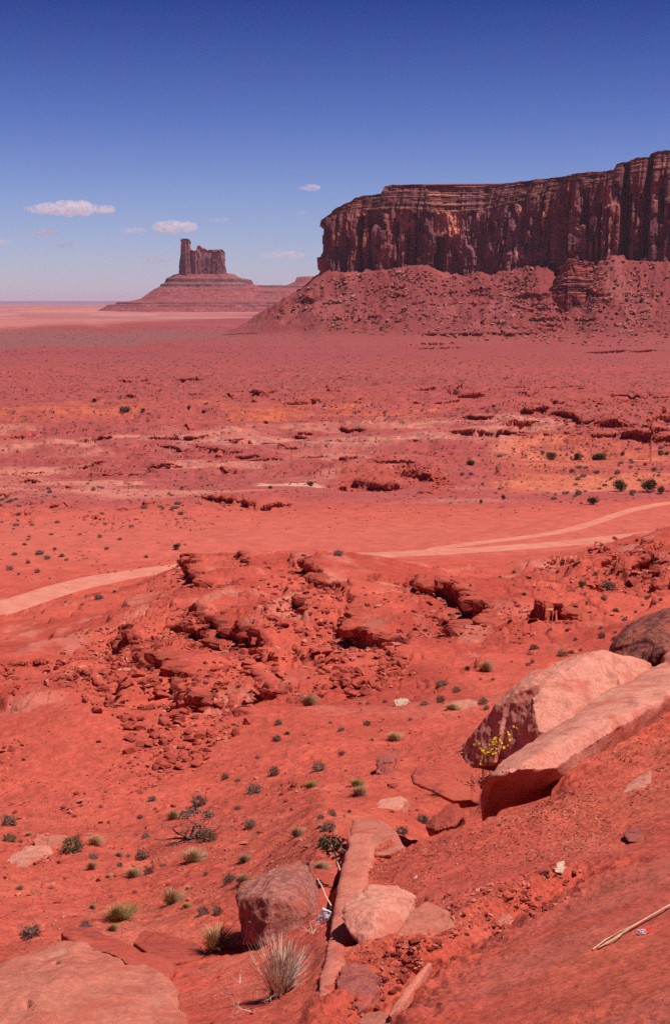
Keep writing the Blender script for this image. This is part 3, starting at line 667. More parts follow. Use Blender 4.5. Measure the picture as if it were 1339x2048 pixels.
# ------------------------------------------------------------------ ledge cap rocks
def ledge_mesh(L):
    q, n, h, s = L['q'], L['n'], L['h'], L['s']; m = len(q); ds = s[1] - s[0]
    k = max(1, int(round(h * .16 / ds))) if ds > 0 else 1
    fine = np.linspace(0, s[-1], min(900, max(20, int(s[-1] / (h * .10))))); q = np.stack([np.interp(fine, s, q[:, i]) for i in (0, 1)], 1); n = np.stack([np.interp(fine, s, n[:, i]) for i in (0, 1)], 1)
    sd_ = int(abs(q[0][0] * 13 + q[0][1] * 7)) % 1000; f = fine / h
    cell = np.floor(f * 1.3 + .8 * fbm2(f * .4, f * 0, 2, sd_)); blk = _h(cell, cell * 0, 0, sd_); blk2 = _h(np.floor(f * 2.7), cell * 0 + 1, 0, sd_ + 1); crack = (np.abs((f * 1.3) % 1 - .5) > .45)
    gap = _h(np.floor(f * .45 + .5 * fbm2(f * .3, f * 0, 2, sd_ + 5)), cell * 0, 2, sd_ + 9) < .3
    over = L['over'] * h * (.1 + 1.2 * blk) - crack * .4 * h - gap * h * (.9 if L['tone'] == 0 else .3); th = h * (.35 + .35 * blk2)
    taper = np.clip(np.minimum(fine, fine[-1] - fine) / (h * 2.5), .03, 1)
    zt = ground(q[:, 0] - n[:, 0] * h * .45, q[:, 1] - n[:, 1] * h * .45); ker = np.ones(7) / 7; zt = np.convolve(np.pad(zt, 3, 'edge'), ker, 'valid')
    jz = h * .22 * (blk - .5) - gap * .25 * h
    prof = [(-1.8 * h, zt * 0 - .6 * h), (-1.0 * h, jz * .3 - .10 * h), (-.35 * h, jz * .8 - .0 * h), (over * .7, jz + .05 * h), (over, jz - .10 * h), (over * .92 + .06 * h * (blk2 - .5), -th * .6), (over * .75, -th), (-.15 * h, -th * 1.02), (-.05 * h + .2 * h * (blk2 - .5), -h * .85), (-.1 * h, -h * 1.5), (-2.2 * h, zt * 0 - 1.5 * h)]
    V = []
    for a, dz in prof:
        V.append(np.stack([q[:, 0] + n[:, 0] * a * (taper if np.ndim(a) else 1), q[:, 1] + n[:, 1] * a * (taper if np.ndim(a) else 1), zt - (1 - taper) * .4 * h + dz * taper], 1))
    V = np.stack(V, 1); K = V.shape[1]; V = V.reshape(-1, 3)
    V = V + (np.stack([fbm3(V / h * 2.2 + 7 * i, 2, sd_ + i) for i in range(3)], 1)) * h * .16
    F = grid_faces(len(q), K, True); caps = [list(range(K)), [(len(q) - 1) * K + i for i in range(K)]]
    tri = []
    for cp in caps:
        for i in range(1, K - 1): tri.append((cp[0], cp[i], cp[i + 1], cp[i + 1]))
    c0 = V.mean(0); o = mesh_np('rock_ledge', V - c0, F, m_ledge, False); o.location = c0
    return o
for L in LEDGES:
    if L['strip']: tag(ledge_mesh(L), L['label'], 'rock ledge', L['group'])

# ------------------------------------------------------------------ mesa and butte
def cliff(name, path, closed, base_f, rim_f, top_f, ds, nt_, mat, seed, fl=(30, 9, 6, 2.2), notches=(), cols=None, back=1.5, parent=None, blocks=1.0):
    a = np.array(path, float)
    if closed: a = np.vstack([a, a[:1]])
    Lc = np.concatenate([[0], np.cumsum(np.hypot(*np.diff(a, axis=0).T))]); s = np.arange(0, Lc[-1], ds)
    q = np.stack([np.interp(s, Lc, a[:, 0]), np.interp(s, Lc, a[:, 1])], 1)
    t = np.gradient(q, axis=0); k = 5
    t = np.stack([np.convolve(np.pad(t[:, i], k, 'wrap' if closed else 'edge'), np.ones(2 * k + 1) / (2 * k + 1), 'valid') for i in (0, 1)], 1); t /= np.hypot(*t.T)[:, None]
    n = np.stack([t[:, 1], -t[:, 0]], 1)                        # outward: right of the direction of travel
    px = CX + q[:, 0] / q[:, 1] * F_PX * CT
    zb, zr, zt = base_f(px, q), rim_f(px, q), top_f(px, q)
    ncap = max(40, nt_ // 2); T = np.concatenate([np.linspace(0, 1, nt_), 1 + np.linspace(0, 1, ncap)[1:]])
    def pill(w, sd, jit=.6):
        ss = s / w + jit * fbm2(s / w * .5, s * 0, 3, sd); c = np.floor(ss); fr = ss - c; amp = .35 + .65 * _h(c, c * 0, 0, sd); return np.sqrt(np.clip(1 - (2 * fr - 1) ** 2, 0, 1)) * amp, c
    p1, c1 = pill(fl[0], seed); p2, c2 = pill(fl[2], seed + 1)
    V = np.zeros((len(s), len(T), 3)); Cc = np.zeros((len(s), len(T), 3))
    for j, tt in enumerate(T):
        wall = min(tt, 1.0); cap = max(tt - 1, 0); z = zb + (zr - zb) * wall
        h1 = _h(c1, c1 * 0, 3, seed + 5)
        out = fl[1] * p1 * np.clip(1.15 - .35 * wall, 0, 1) * (1 - .8 * cap) + fl[3] * (p2 - .5) * (1 - cap)
        out = out + fl[1] * .5 * fbm2(s / 26, z / 50, 4, seed + 9) + fl[3] * .8 * fbm2(s / 5, z / 16, 3, seed + 10) * blocks
        # slabs that have fallen away below their own rim
        out = out - fl[3] * 1.4 * sstep(.05, .15, fbm2(s / 14, z / 28, 2, seed + 11)) * (1 - cap)
        hs = _h(np.floor(s / 10.5), s * 0, 4, seed + 20); out = out + fl[3] * 1.25 * (_h(np.floor(s / 10.5 + .35 * noise2(z / 25, s * 0 + 3, seed + 23)), np.floor(z / 26 + hs * 3), 1, seed + 21) - .5) * (1 - cap) + fl[3] * .8 * (_h(np.floor(s / 4.3 + .5 * noise2(z / 15, s * 0, seed + 24)), np.floor(z / 12 + hs * 5), 2, seed + 22) - .5) * (1 - cap)
        for (npx, wpx, dep, t0, t1) in notches:
            g = np.exp(-((px - npx) / wpx) ** 4); out = out - dep * g * (t0 <= wall <= t1 or (t1 >= 1 and tt >= t0)) * (1 - .7 * cap)
        z = z + (zt - zr) * cap * 1.0
        if cap > 0:
            stp = np.interp(cap + .05 * fbm2(s / 45, s * 0, 3, seed + 2), [0, .06, .14, .30, .36, .46, .62, .70, .86, .90, 1.0], [0, .02, .20, .26, .45, .50, .72, .78, .97, 1.0, 1.0])
            out = out - (zt - zr) * back * np.clip(stp, 0, 1.1) + 3.4 * fbm2(s / 9, z / 5, 4, seed + 3) + 1.6 * noise2(s * 0 + j * 1.7, s / 90, seed + 4)
        out = out - .08 * (z - zb) * (1 - cap * .5)
        if j >= len(T) - 1: z = z + 1.6 * fbm2(s / 7, s * 0, 3, seed + 6)
        V[:, j, 0] = q[:, 0] + n[:, 0] * out; V[:, j, 1] = q[:, 1] + n[:, 1] * out; V[:, j, 2] = z
        if cols: Cc[:, j] = cols(px, z, wall, cap, s)
    nV = len(s) * len(T); m = len(T); Vf = V.reshape(-1, 3); Cf = Cc.reshape(-1, 3)
    F = grid_faces(len(s), m)
    if closed:
        i0_ = (len(s) - 1) * m; j = np.arange(m - 1); F = np.vstack([F, np.stack([i0_ + j, i0_ + j + 1, j + 1, j], -1)])
    # a roof: the rim joined inwards to points on the plateau
    if closed:
        cen = V[:, -1].mean(0); rim2 = V[:, -1] * .45 + cen * .55; rim2[:, 2] = V[:, -1, 2] * .6 + cen[2] * .4
        Vf = np.vstack([Vf, rim2, cen[None]]); Cf = np.vstack([Cf, Cc[:, -1], Cc[:1, -1]]); i = np.arange(len(s)); i2 = (i + 1) % len(s)
        F = np.vstack([F, np.stack([i * m + m - 1, nV + i, nV + i2, i2 * m + m - 1], -1), np.stack([nV + i, np.full_like(i, nV + len(s)), np.full_like(i, nV + len(s)), nV + i2], -1)[:0]])
        tri = np.stack([nV + i, nV + i2, np.full_like(i, nV + len(s))], -1)
        o = mesh_np(name, Vf, F, mat, False, Cf, parent)
        return o, (Vf, tri)
    return mesh_np(name, Vf, F, mat, False, Cf, parent), None
WALL = [(650, 2029), (656, 2027), (700, 2016), (760, 2002), (800, 1995), (850, 1987), (880, 1999), (900, 2002), (950, 1997), (1000, 1981), (1060, 1966), (1090, 1956), (1106, 1931), (1135, 1919), (1160, 1919), (1212, 1908), (1262, 1898), (1339, 1882), (1500, 1848), (1800, 1781)]
mw_path = [((a - CX) / F_PX / CT * y, y) for a, y in WALL]
back_path = [(1500, 2400), (700, 2650), (180, 2500), (60, 2200)]
full = mw_path + back_path
pxs = [w[0] for w in WALL]
def along(vals):                                               # photo rows given at photo columns -> heights on the wall
    kx = [v[0] for v in vals]; ky = [v[1] for v in vals]
    def f(px, q):
        py = np.interp(px, kx, ky); Yw = np.interp(px, pxs, [w[1] for w in WALL])
        return slope_of(py) * Yw
    return f
base_f = along([(600, 556), (650, 552), (700, 552), (760, 548), (840, 540), (900, 560), (950, 556), (1000, 550), (1060, 536), (1090, 560), (1112, 588), (1150, 584), (1185, 560), (1215, 530), (1260, 530), (1339, 530), (1500, 515), (1800, 490)])
rim_f = along([(600, 446), (650, 440), (662, 432), (700, 424), (712, 421), (760, 418), (850, 420), (870, 424), (900, 424), (950, 420), (1000, 410), (1060, 395), (1096, 382), (1112, 364), (1140, 362), (1150, 372), (1200, 362), (1212, 352), (1260, 350), (1339, 345), (1500, 330), (1800, 300)])
TOPP = [(600, 440), (650, 436), (656, 430), (668, 419), (694, 408), (700, 401), (752, 393), (757, 378), (800, 374), (870, 377), (940, 378), (1000, 370), (1060, 363), (1110, 357), (1130, 353), (1180, 350), (1204, 346), (1209, 334), (1250, 322), (1268, 318), (1272, 310), (1339, 302), (1500, 285), (1800, 250)]
def top_f(px, q):
    z = along(TOPP)(px, q)
    return z * np.interp(px, [640, 700, 1339], [1.0, 1.04, 1.03])
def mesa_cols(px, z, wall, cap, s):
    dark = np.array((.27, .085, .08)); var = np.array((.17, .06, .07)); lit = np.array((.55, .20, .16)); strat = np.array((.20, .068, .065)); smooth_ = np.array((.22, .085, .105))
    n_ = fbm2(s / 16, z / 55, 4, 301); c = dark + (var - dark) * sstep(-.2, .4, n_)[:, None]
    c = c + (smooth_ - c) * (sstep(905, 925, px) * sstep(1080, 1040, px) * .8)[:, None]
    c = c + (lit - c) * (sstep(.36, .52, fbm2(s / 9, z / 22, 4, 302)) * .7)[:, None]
    al = sstep(862, 874, px) * sstep(930, 905, px) * sstep(.62, .72, wall + .06 * n_)           # the sunlit alcove, its light painted in as pink
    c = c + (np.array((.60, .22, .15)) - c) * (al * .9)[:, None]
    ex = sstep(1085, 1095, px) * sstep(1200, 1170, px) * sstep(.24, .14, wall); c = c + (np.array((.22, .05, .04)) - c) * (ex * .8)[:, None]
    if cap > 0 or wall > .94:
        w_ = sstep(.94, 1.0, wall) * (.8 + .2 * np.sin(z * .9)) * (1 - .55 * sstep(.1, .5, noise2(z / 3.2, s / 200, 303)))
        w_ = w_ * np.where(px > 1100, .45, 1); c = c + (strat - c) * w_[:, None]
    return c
notch = [(718, 5, 16, 0, .9), (737, 2, 8, 0, .8), (790, 2, 9, 0, .8), (826, 2, 8, .1, .95), (875, 9, 26, 0, .62), (812, 1.5, 7, 0, .9), (1109, 5, 26, .1, 1.0), (1122, 2.0, 12, 0, .9), (1101, 2, 12, 0, .6), (1155, 5, 12, .65, .97), (1183, 2.5, 18, 0, .8), (1172, 2, 14, 0, .5), (1160, 1.3, 8, 0, .9), (1228, 6, 34, .05, 1.0), (1236, 6, 22, .05, .8), (1272, 6.5, 34, .08, 1.0), (1262, 3, 14, 0, .8), (1301, 4, 18, .45, .85), (1318, 3, 9, .5, .9), (1198, 3, 12, .2, .7), (675, 1.6, 7, 0, .9), (693, 2, 9, 0, .6)]
mesa = empty('mesa', (mw_path[8][0], mw_path[8][1], 0)); tag(mesa, 'long flat topped red mesa with dark fluted cliffs on the right', 'mesa')
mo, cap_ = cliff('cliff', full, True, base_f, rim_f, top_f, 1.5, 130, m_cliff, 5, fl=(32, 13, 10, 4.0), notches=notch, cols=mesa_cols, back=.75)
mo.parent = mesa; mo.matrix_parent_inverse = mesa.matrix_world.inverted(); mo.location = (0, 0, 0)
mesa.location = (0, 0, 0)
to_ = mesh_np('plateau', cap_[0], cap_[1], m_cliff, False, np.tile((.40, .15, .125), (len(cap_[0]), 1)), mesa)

bt_px = [(1084, 1872), (1098, 1852), (1120, 1842), (1150, 1842), (1180, 1856), (1204, 1880), (1204, 1950), (1084, 1950)]
bp_ = [((a - CX) / F_PX / CT * y, y) for a, y in bt_px]
bo_, bc_ = cliff('layered_buttress', bp_, True, lambda px, q: slope_of(np.full(len(px), 622)) * 1850, lambda px, q: slope_of(np.full(len(px), 592)) * 1850, lambda px, q: slope_of(np.interp(px, [1084, 1110, 1150, 1204], [532, 518, 516, 524])) * 1850, .8, 30, m_cliff, 44, fl=(16, 3, 5, 1.5), back=.42, parent=mesa,
    cols=lambda px, z, wall, cap, s: np.tile(np.array((.25, .055, .05)), (len(px), 1)) * (.55 + .75 * sstep(-.2, .2, noise2(z / 2.1 + .3 * noise2(s / 9, s * 0, 8), s * 0 + 3, 9)))[:, None])
mesh_np('buttress_top', bc_[0], bc_[1], m_cliff, False, np.tile((.30, .09, .08), (len(bc_[0]), 1)), mesa)
YB = 5000.0
def bx(px): return float((px - CX) / F_PX / CT * YB)
bz = lambda py: float(slope_of(py)) * YB
sp_px = [(366, 0), (365.5, 30), (370, 46), (388, 44), (391.5, 26), (391, 0), (389, -24), (380, -30), (370, -20)]
cr_px = [(386, 0), (386, 34), (404, 46), (430, 48), (452, 42), (456, 20), (455, -10), (448, -26), (420, -20), (400, -28), (389, -16)]
def closed(px_): 
    p = [(bx(a), YB + b) for a, b in px_][::-1]
    return p if sum(a[0] * b[1] - b[0] * a[1] for a, b in zip(p, p[1:] + p[:1])) > 0 else p[::-1]
BT = [(386, 500), (392.5, 502), (399, 503), (401, 495), (404, 491), (408, 492), (410, 497), (418, 497), (420, 501), (428, 500), (433, 504), (439, 504), (441, 501), (447, 502), (450, 499), (454, 501), (456, 504)]
SPT = [(364, 482), (367, 479), (373, 477.5), (386, 478), (390, 480), (392, 484)]
def b_base(px, q): return np.full(len(px), bz(557))
def topf(tab): return lambda px, q: slope_of(np.interp(px, [v[0] for v in tab], [v[1] for v in tab])) * YB + 2.0 * fbm2(px * .35, px * 0, 3, 5)
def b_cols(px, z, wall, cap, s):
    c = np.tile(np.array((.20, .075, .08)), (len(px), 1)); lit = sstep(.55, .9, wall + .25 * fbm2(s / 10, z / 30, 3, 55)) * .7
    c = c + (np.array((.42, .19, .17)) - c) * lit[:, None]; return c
butte = empty('butte', (0, 0, 0)); tag(butte, 'lone castle shaped butte with a taller left spire on a stepped cone', 'butte')
for nm_, pth, tab, sd_ in (('spire', sp_px, SPT, 77), ('crest', cr_px, BT, 81)):
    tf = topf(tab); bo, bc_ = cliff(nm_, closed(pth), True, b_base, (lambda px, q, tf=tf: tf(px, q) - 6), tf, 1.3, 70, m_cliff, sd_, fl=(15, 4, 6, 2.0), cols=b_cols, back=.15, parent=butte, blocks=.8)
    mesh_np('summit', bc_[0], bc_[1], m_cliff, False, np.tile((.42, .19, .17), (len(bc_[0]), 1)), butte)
# stepped plinth with the long low ridge to its right
gx = np.linspace(bx(150), bx(900), 620); gyv = np.concatenate([np.linspace(YB - 420, YB + 40, 250), np.linspace(YB + 50, YB + 500, 30)]); GX, GY = np.meshgrid(gx, gyv)
def seg_d(x, y, a, b):
    ex, ey = b[0] - a[0], b[1] - a[1]; t = np.clip(((x - a[0]) * ex + (y - a[1]) * ey) / (ex * ex + ey * ey), 0, 1); return np.hypot(x - a[0] - t * ex, y - a[1] - t * ey)
wob = 9 * fbm2(GX / 45, GY / 45, 4, 91)
d1 = seg_d(GX, GY, (bx(380), YB + 20), (bx(445), YB + 20)) - 48 + wob
h1 = np.interp(d1, [-40, 0, 12, 26, 30, 44, 48, 64, 70, 112, 118, 160, 196, 202, 290], [bz(545), bz(549), bz(554), bz(557), bz(565), bz(568), bz(574), bz(578), bz(581), bz(596), bz(598), bz(604), bz(605), bz(611), bz(640)])
d1b = seg_d(GX, GY, (bx(450), YB + 20), (bx(492), YB + 40)) - 20 + wob * .4
h1b = np.interp(d1b, [-20, 0, 4, 8, 40, 90, 200], [bz(557), bz(559), bz(561), bz(568), bz(576), bz(600), bz(640)])
d2 = seg_d(GX, GY, (bx(500), YB + 60), (bx(900), YB + 40)) + wob
h2 = np.interp(d2, [0, 20, 24, 80, 86, 170, 176, 300, 308, 420], [bz(569), bz(571), bz(575), bz(583), bz(587), bz(597), bz(600), bz(605), bz(611), bz(640)])
d3 = seg_d(GX, GY, (bx(610), YB + 120), (bx(900), YB + 140)) + wob * .7
h3 = np.interp(d3, [0, 26, 32, 60, 200, 300], [bz(551), bz(553), bz(562), bz(568), bz(600), bz(640)])
d4 = seg_d(GX, GY, (bx(398), YB - 60), (bx(900), YB - 60)) + wob
h4 = np.interp(d4, [0, 220, 262, 268, 292, 296, 380], [bz(603), bz(603.5), bz(604.5), bz(609), bz(609.6), bz(612.5), bz(640)])
hb = np.maximum.reduce([h1, h1b, h2, h3, h4]) + 1.2 * fbm2(GX / 12, GY / 12, 3, 92); pyb = CY - (ST + (hb / YB) * CT) / (CT - (hb / YB) * ST) * F_PX
ph = hb / YB
Cb = np.tile(np.array((.28, .068, .07)), (GX.size, 1)).reshape(GX.shape + (3,))
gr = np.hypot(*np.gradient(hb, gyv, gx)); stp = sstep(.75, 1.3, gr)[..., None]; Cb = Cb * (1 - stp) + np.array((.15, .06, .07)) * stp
bl = (sstep(.0, .5, fbm2(GX / 60, hb / 6, 3, 93)))[..., None] * .4; Cb = Cb * (1 - bl) + np.array((.30, .12, .13)) * bl
pb = mesh_np('plinth', np.stack([GX, GY, hb], -1).reshape(-1, 3), grid_faces(*GX.shape), m_cliff, True, Cb.reshape(-1, 3), butte)
# faint far tablelands on the horizon
hx = np.linspace(-9500, 9500, 500)
hh = 40 * sstep(.05, .35, fbm2(hx / 1500, hx * 0, 4, 95)) + 30 * sstep(.2, .3, fbm2(hx / 3100, hx * 0 + 4, 3, 96)) + 14
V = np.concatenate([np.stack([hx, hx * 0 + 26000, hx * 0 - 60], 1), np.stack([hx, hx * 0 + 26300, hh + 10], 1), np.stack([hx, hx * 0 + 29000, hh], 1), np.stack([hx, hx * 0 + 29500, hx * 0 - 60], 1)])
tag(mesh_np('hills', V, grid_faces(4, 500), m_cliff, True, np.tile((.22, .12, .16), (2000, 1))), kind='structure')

# ------------------------------------------------------------------ rocks: shapes
def hull_arr(pts, bev=.06, subd=1, noise_=.05, seed=0):
    bm = bmesh.new()
    for p in pts: bm.verts.new(p)
    r = bmesh.ops.convex_hull(bm, input=bm.verts[:]); bmesh.ops.delete(bm, geom=[v for v in bm.verts if not v.link_faces], context='VERTS')
    bmesh.ops.dissolve_limit(bm, angle_limit=math.radians(9), verts=bm.verts[:], edges=bm.edges[:])
    if bev: bmesh.ops.bevel(bm, geom=bm.edges[:], offset=bev, segments=1, profile=.5, affect='EDGES', clamp_overlap=True)
    bmesh.ops.triangulate(bm, faces=bm.faces[:])
    if subd: bmesh.ops.subdivide_edges(bm, edges=bm.edges[:], cuts=subd, use_grid_fill=True); bmesh.ops.triangulate(bm, faces=bm.faces[:])
    bm.verts.index_update(); V = np.array([v.co[:] for v in bm.verts]); F = np.array([[v.index for v in f.verts] for f in bm.faces]); bm.free()
    if noise_: V = V + np.stack([fbm3(V * 1.7 + 9 * i, 3, seed + i) for i in range(3)], 1) * noise_
    return V, F
def rock_shape(seed, flat=.7, n=16, **kw):
    r = np.random.default_rng(seed); p = r.normal(size=(n, 3)); p /= np.abs(p).max(1)[:, None] ** .75 * np.linalg.norm(p, axis=1)[:, None] ** .25
    p = p * (.75 + .25 * r.random((n, 1))); p[:, 2] *= flat; p[:, 1] *= r.uniform(.6, 1.0); return hull_arr(p, seed=seed, **kw)
R_HI = [rock_shape(100 + i, random.uniform(.45, .95), 14, bev=.05, subd=2, noise_=.10) for i in range(12)]
R_FLAT = [rock_shape(140 + i, random.uniform(.18, .32), 12, bev=.03, subd=2, noise_=.05) for i in range(6)]
R_LO = [rock_shape(200 + i, random.uniform(.4, .95), 9, bev=0, subd=0, noise_=0) for i in range(14)]
me_hi = []; me_flat = []
def data_of(arr, name, mat):
    o = mesh_np(name, arr[0] * .5, arr[1], mat, False); me = o.data; bpy.data.objects.remove(o); return me
MESH = {}
def rock_data(kind, i, mat):
    k = (kind, i, mat.name)
    if k not in MESH: MESH[k] = data_of((R_HI if kind == 'hi' else R_FLAT)[i], 'rock', mat)
    return MESH[k]
def merge(items, shapes, name, mat, label=None, kind='stuff'):
    """items: (x, y, z, sx, sy, sz, rz, tilt) -> ONE object of many small pieces"""
    Vs, Fs, off = [], [], 0
    for it in items:
        x, y, z, sx, sy, sz, rz, ti = it; V, F = shapes[random.randrange(len(shapes))]
        V = V * np.array((sx, sy, sz)) * .5; ct, st_ = math.cos(ti), math.sin(ti); V = np.stack([V[:, 0], V[:, 1] * ct - V[:, 2] * st_, V[:, 1] * st_ + V[:, 2] * ct], 1)
        c_, s_ = math.cos(rz), math.sin(rz); V = np.stack([V[:, 0] * c_ - V[:, 1] * s_ + x, V[:, 0] * s_ + V[:, 1] * c_ + y, V[:, 2] + z], 1)
        Vs.append(V); Fs.append(F + off); off += len(V)
    if not Vs: return None
    o = mesh_np(name, np.vstack(Vs), np.vstack(Fs), mat, False); return tag(o, label, kind=kind)

# ------------------------------------------------------------------ hand shaped boulders (photo pixel, metres behind the anchor)
def boulder(label, anchor, pts, down, mat, vox=110, sm=3, amp=.02, strata=0, name='boulder', extra=(), ymin=0, Y=None, seed=0, group=None, freq=2.2, cat='boulder', mound=False, sdir=(0, 0, 1), pits=()):
    """pts: (px, py, dY) of the visible outline and edges; `down`: vectors the outline is also extended by, for its depth"""
    if Y is None:
        Y = mound_hit(*anchor) if mound else hit(*anchor, ymin).y
    top = [P(a, b, (mound_hit(a, b) if mound == 'each' else Y) + d) for a, b, d in pts]; allp = list(top)
    for dv in down: allp += [p + Vector(dv) for p in top]
    for q in extra: allp.append(P(q[0], q[1], Y + q[2]))
    c0 = sum(allp, Vector()) / len(allp)
    bm = bmesh.new()
    for p in allp: bm.verts.new(p - c0)
    bmesh.ops.convex_hull(bm, input=bm.verts[:]); bmesh.ops.delete(bm, geom=[v for v in bm.verts if not v.link_faces], context='VERTS')
    bmesh.ops.recalc_face_normals(bm, faces=bm.faces[:])
    me = bpy.data.meshes.new(name); bm.to_mesh(me); bm.free(); o = bpy.data.objects.new(name, me); COL.objects.link(o)
    size = max(o.dimensions); md = o.modifiers.new('r', 'REMESH'); md.mode = 'VOXEL'; md.voxel_size = size / vox
    dg = bpy.context.evaluated_depsgraph_get(); e = o.evaluated_get(dg); m2 = bpy.data.meshes.new_from_object(e)
    bm = bmesh.new(); bm.from_mesh(m2)
    for _ in range(sm): bmesh.ops.smooth_vert(bm, verts=bm.verts[:], factor=.5, use_axis_x=True, use_axis_y=True, use_axis_z=True)
    bm.normal_update(); V = np.array([v.co[:] for v in bm.verts]); Nn = np.array([v.normal[:] for v in bm.verts]); 
    q = V / size; d = fbm3(q * freq + seed, 5, seed) * amp * size * 1.2 + fbm3(q * freq * 5 + seed, 3, seed + 4, ridged=True) * amp * size * .6
    cut = sstep(.12, .2, fbm3(q * freq * 1.3 + 5, 2, seed + 8)); d = d - cut * amp * size * 1.0       # spalled patches with an edge
    if strata:
        sv = Vector(sdir).normalized(); w = V @ np.array(sv[:]) / size * 22 + 1.2 * fbm3(q * 2, 2, seed + 6); d = d + strata * size * (noise2(w, w * 0, seed + 7)) 
    W_ = V + np.array(c0[:]); pyw_ = CY - (ST + W_[:, 2] / W_[:, 1] * CT) / (CT - W_[:, 2] / W_[:, 1] * ST) * F_PX; yc_ = (CY - pyw_) / F_PX; pxw_ = CX + W_[:, 0] / W_[:, 1] * (CT + yc_ * ST) * F_PX
    for a, b_, ra, rb, dp in pits: d = d - dp * sstep(1.0, .55, np.hypot((pxw_ - a) / ra, (pyw_ - b_) / rb) + .25 * fbm3(q * 30, 2, seed + 3)) * (W_[:, 2] > c0.z - .1)
    V = V + Nn * d[:, None]
    for v, c in zip(bm.verts, V): v.co = c
    bm.to_mesh(m2); bm.free(); m2.polygons.foreach_set('use_smooth', np.ones(len(m2.polygons), bool)); m2.name = name
    o.modifiers.clear(); o.data = m2; bpy.data.meshes.remove(me); m2.materials.clear(); m2.materials.append(mat); o.location = c0
    return tag(o, label, cat, group)

boulder('huge smooth domed boulder filling the corner beside the flat layered slabs', (372, 2040), [(-190, 2040, 0), (-60, 1952, 1.6), (20, 1918, 2.0), (70, 1893, 2.2), (130, 1879, 2.3), (195, 1881, 2.1), (250, 1903, 1.7), (300, 1932, 1.2), (345, 1965, .8), (372, 1998, .4), (376, 2030, .1), (368, 2075, -.5), (250, 2160, -1.3), (0, 2170, -1.5), (-200, 2150, -1)],
        [(0, .1, -.9)], m_bould, vox=230, sm=4, amp=.014, seed=3, pits=[(110, 1927, 11, 9, .05), (54, 2008, 8, 7, .04), (190, 1975, 55, 16, .012), (265, 2015, 60, 22, .014), (60, 1965, 60, 12, .01)], extra=[(120, 1960, .6)])
boulder('flat rust red slab with layered edge, lying against the big domed boulder', (350, 1945), [(118, 1862, 2.0), (150, 1857, 2.2), (190, 1858, 2.1), (262, 1884, 1.2), (330, 1915, .4), (350, 1935, 0), (335, 1960, -.5), (260, 1930, -.3), (140, 1880, 1.2)], [(0, .05, -.25)], m_rock, sm=2, amp=.008, strata=.007, seed=5, name='slab', cat='rock slab')
boulder('split layered slab with dark cracks between the block boulder and the flat slab', (400, 1920), [(262, 1880, .6), (290, 1860, 1.3), (330, 1868, 1.1), (385, 1884, .8), (425, 1902, .4), (400, 1918, 0), (340, 1928, -.3), (300, 1910, -.1)], [(0, .05, -.28)], m_rock, sm=2, amp=.01, strata=.010, seed=6, name='slab', cat='rock slab')
boulder('blocky boulder with dark patina face and grooved side, black gap beneath', (540, 1885), [(478, 1803, .35), (483, 1890, 0), (525, 1893, -.25), (606, 1866, -.1), (612, 1820, .0), (585, 1776, .15), (542, 1797, -.1), (600, 1744, .9), (622, 1750, .9), (650, 1838, .5), (505, 1785, .75), (560, 1758, 1.0)], [(0, .5, -.05)], m_block, vox=170, sm=1, amp=.022, strata=.006, sdir=(1, .3, 0), seed=7)
boulder('smooth rusty hump of rock joined behind the blocky boulder', (630, 1790), [(600, 1746, .7), (622, 1738, .9), (645, 1738, .9), (668, 1752, .7), (664, 1800, .1), (640, 1812, 0), (612, 1800, .1)], [(0, .4, -.4)], m_rock, sm=6, amp=.015, seed=8, name='rock', cat='rock')
boulder('long tilted slab whose dark thin edge cuts down to the bottom of the bank', (690, 1780), [(705, 1640, -.25), (690, 1720, -.22), (668, 1805, -.17), (644, 1905, -.17), (622, 2004, -.16), (650, 2000, -.14), (688, 1930, -.12), (692, 1850, -.12), (722, 1750, -.14), (752, 1668, -.2)], [(.05, .03, -.10)], m_bould, vox=220, sm=2, amp=.003, strata=.002, mound='each', seed=9, name='slab', cat='rock slab')
boulder('flat pale slab top poking out of soil at the upper tip of the bank', (750, 1670), [(706, 1638, -.28), (722, 1635, -.28), (762, 1640, -.28), (790, 1660, -.26), (810, 1692, -.2), (780, 1708, -.12), (720, 1712, -.14), (694, 1702, -.22)], [(.03, .05, -.14)], m_bould, vox=140, sm=2, amp=.006, mound='each', seed=10, name='slab', cat='rock slab')
boulder('cracked pale round boulder perched over a black hollow', (745, 1890), [(681, 1822, .35), (690, 1806, .5), (712, 1790, .68), (738, 1771, .9), (776, 1773, .9), (790, 1790, .75), (816, 1796, .65), (810, 1840, .3), (794, 1868, .05), (765, 1894, -.15), (738, 1905, -.2), (715, 1888, -.1), (700, 1865, .0), (686, 1845, .15)], [(.08, .3, -.12)], m_pale, vox=120, sm=4, amp=.02, mound=True, seed=12, freq=3, extra=[(745, 1828, .1)])
boulder('pointed wedge slab jutting left over dark shadow in the bank rubble', (830, 1885), [(791, 1872, .12), (810, 1895, -.1), (850, 1878, .05), (908, 1852, .3), (880, 1818, .6), (850, 1802, .75), (822, 1822, .6), (805, 1850, .35)], [(.1, .12, -.09)], m_bould, vox=120, sm=2, amp=.008, mound=True, seed=13, name='slab', cat='rock slab')
boulder('purplish cracked rock mass at the foot of the long tilted slab', (700, 1990), [(660, 1990, .05), (668, 1950, .3), (690, 1925, .5), (730, 1925, .5), (748, 1945, .3), (752, 1975, .1), (735, 2010, -.15), (700, 2040, -.3), (665, 2030, -.2)], [(.1, .2, -.2)], m_pur, vox=110, sm=3, amp=.025, mound=True, seed=14, name='rock', cat='rock')
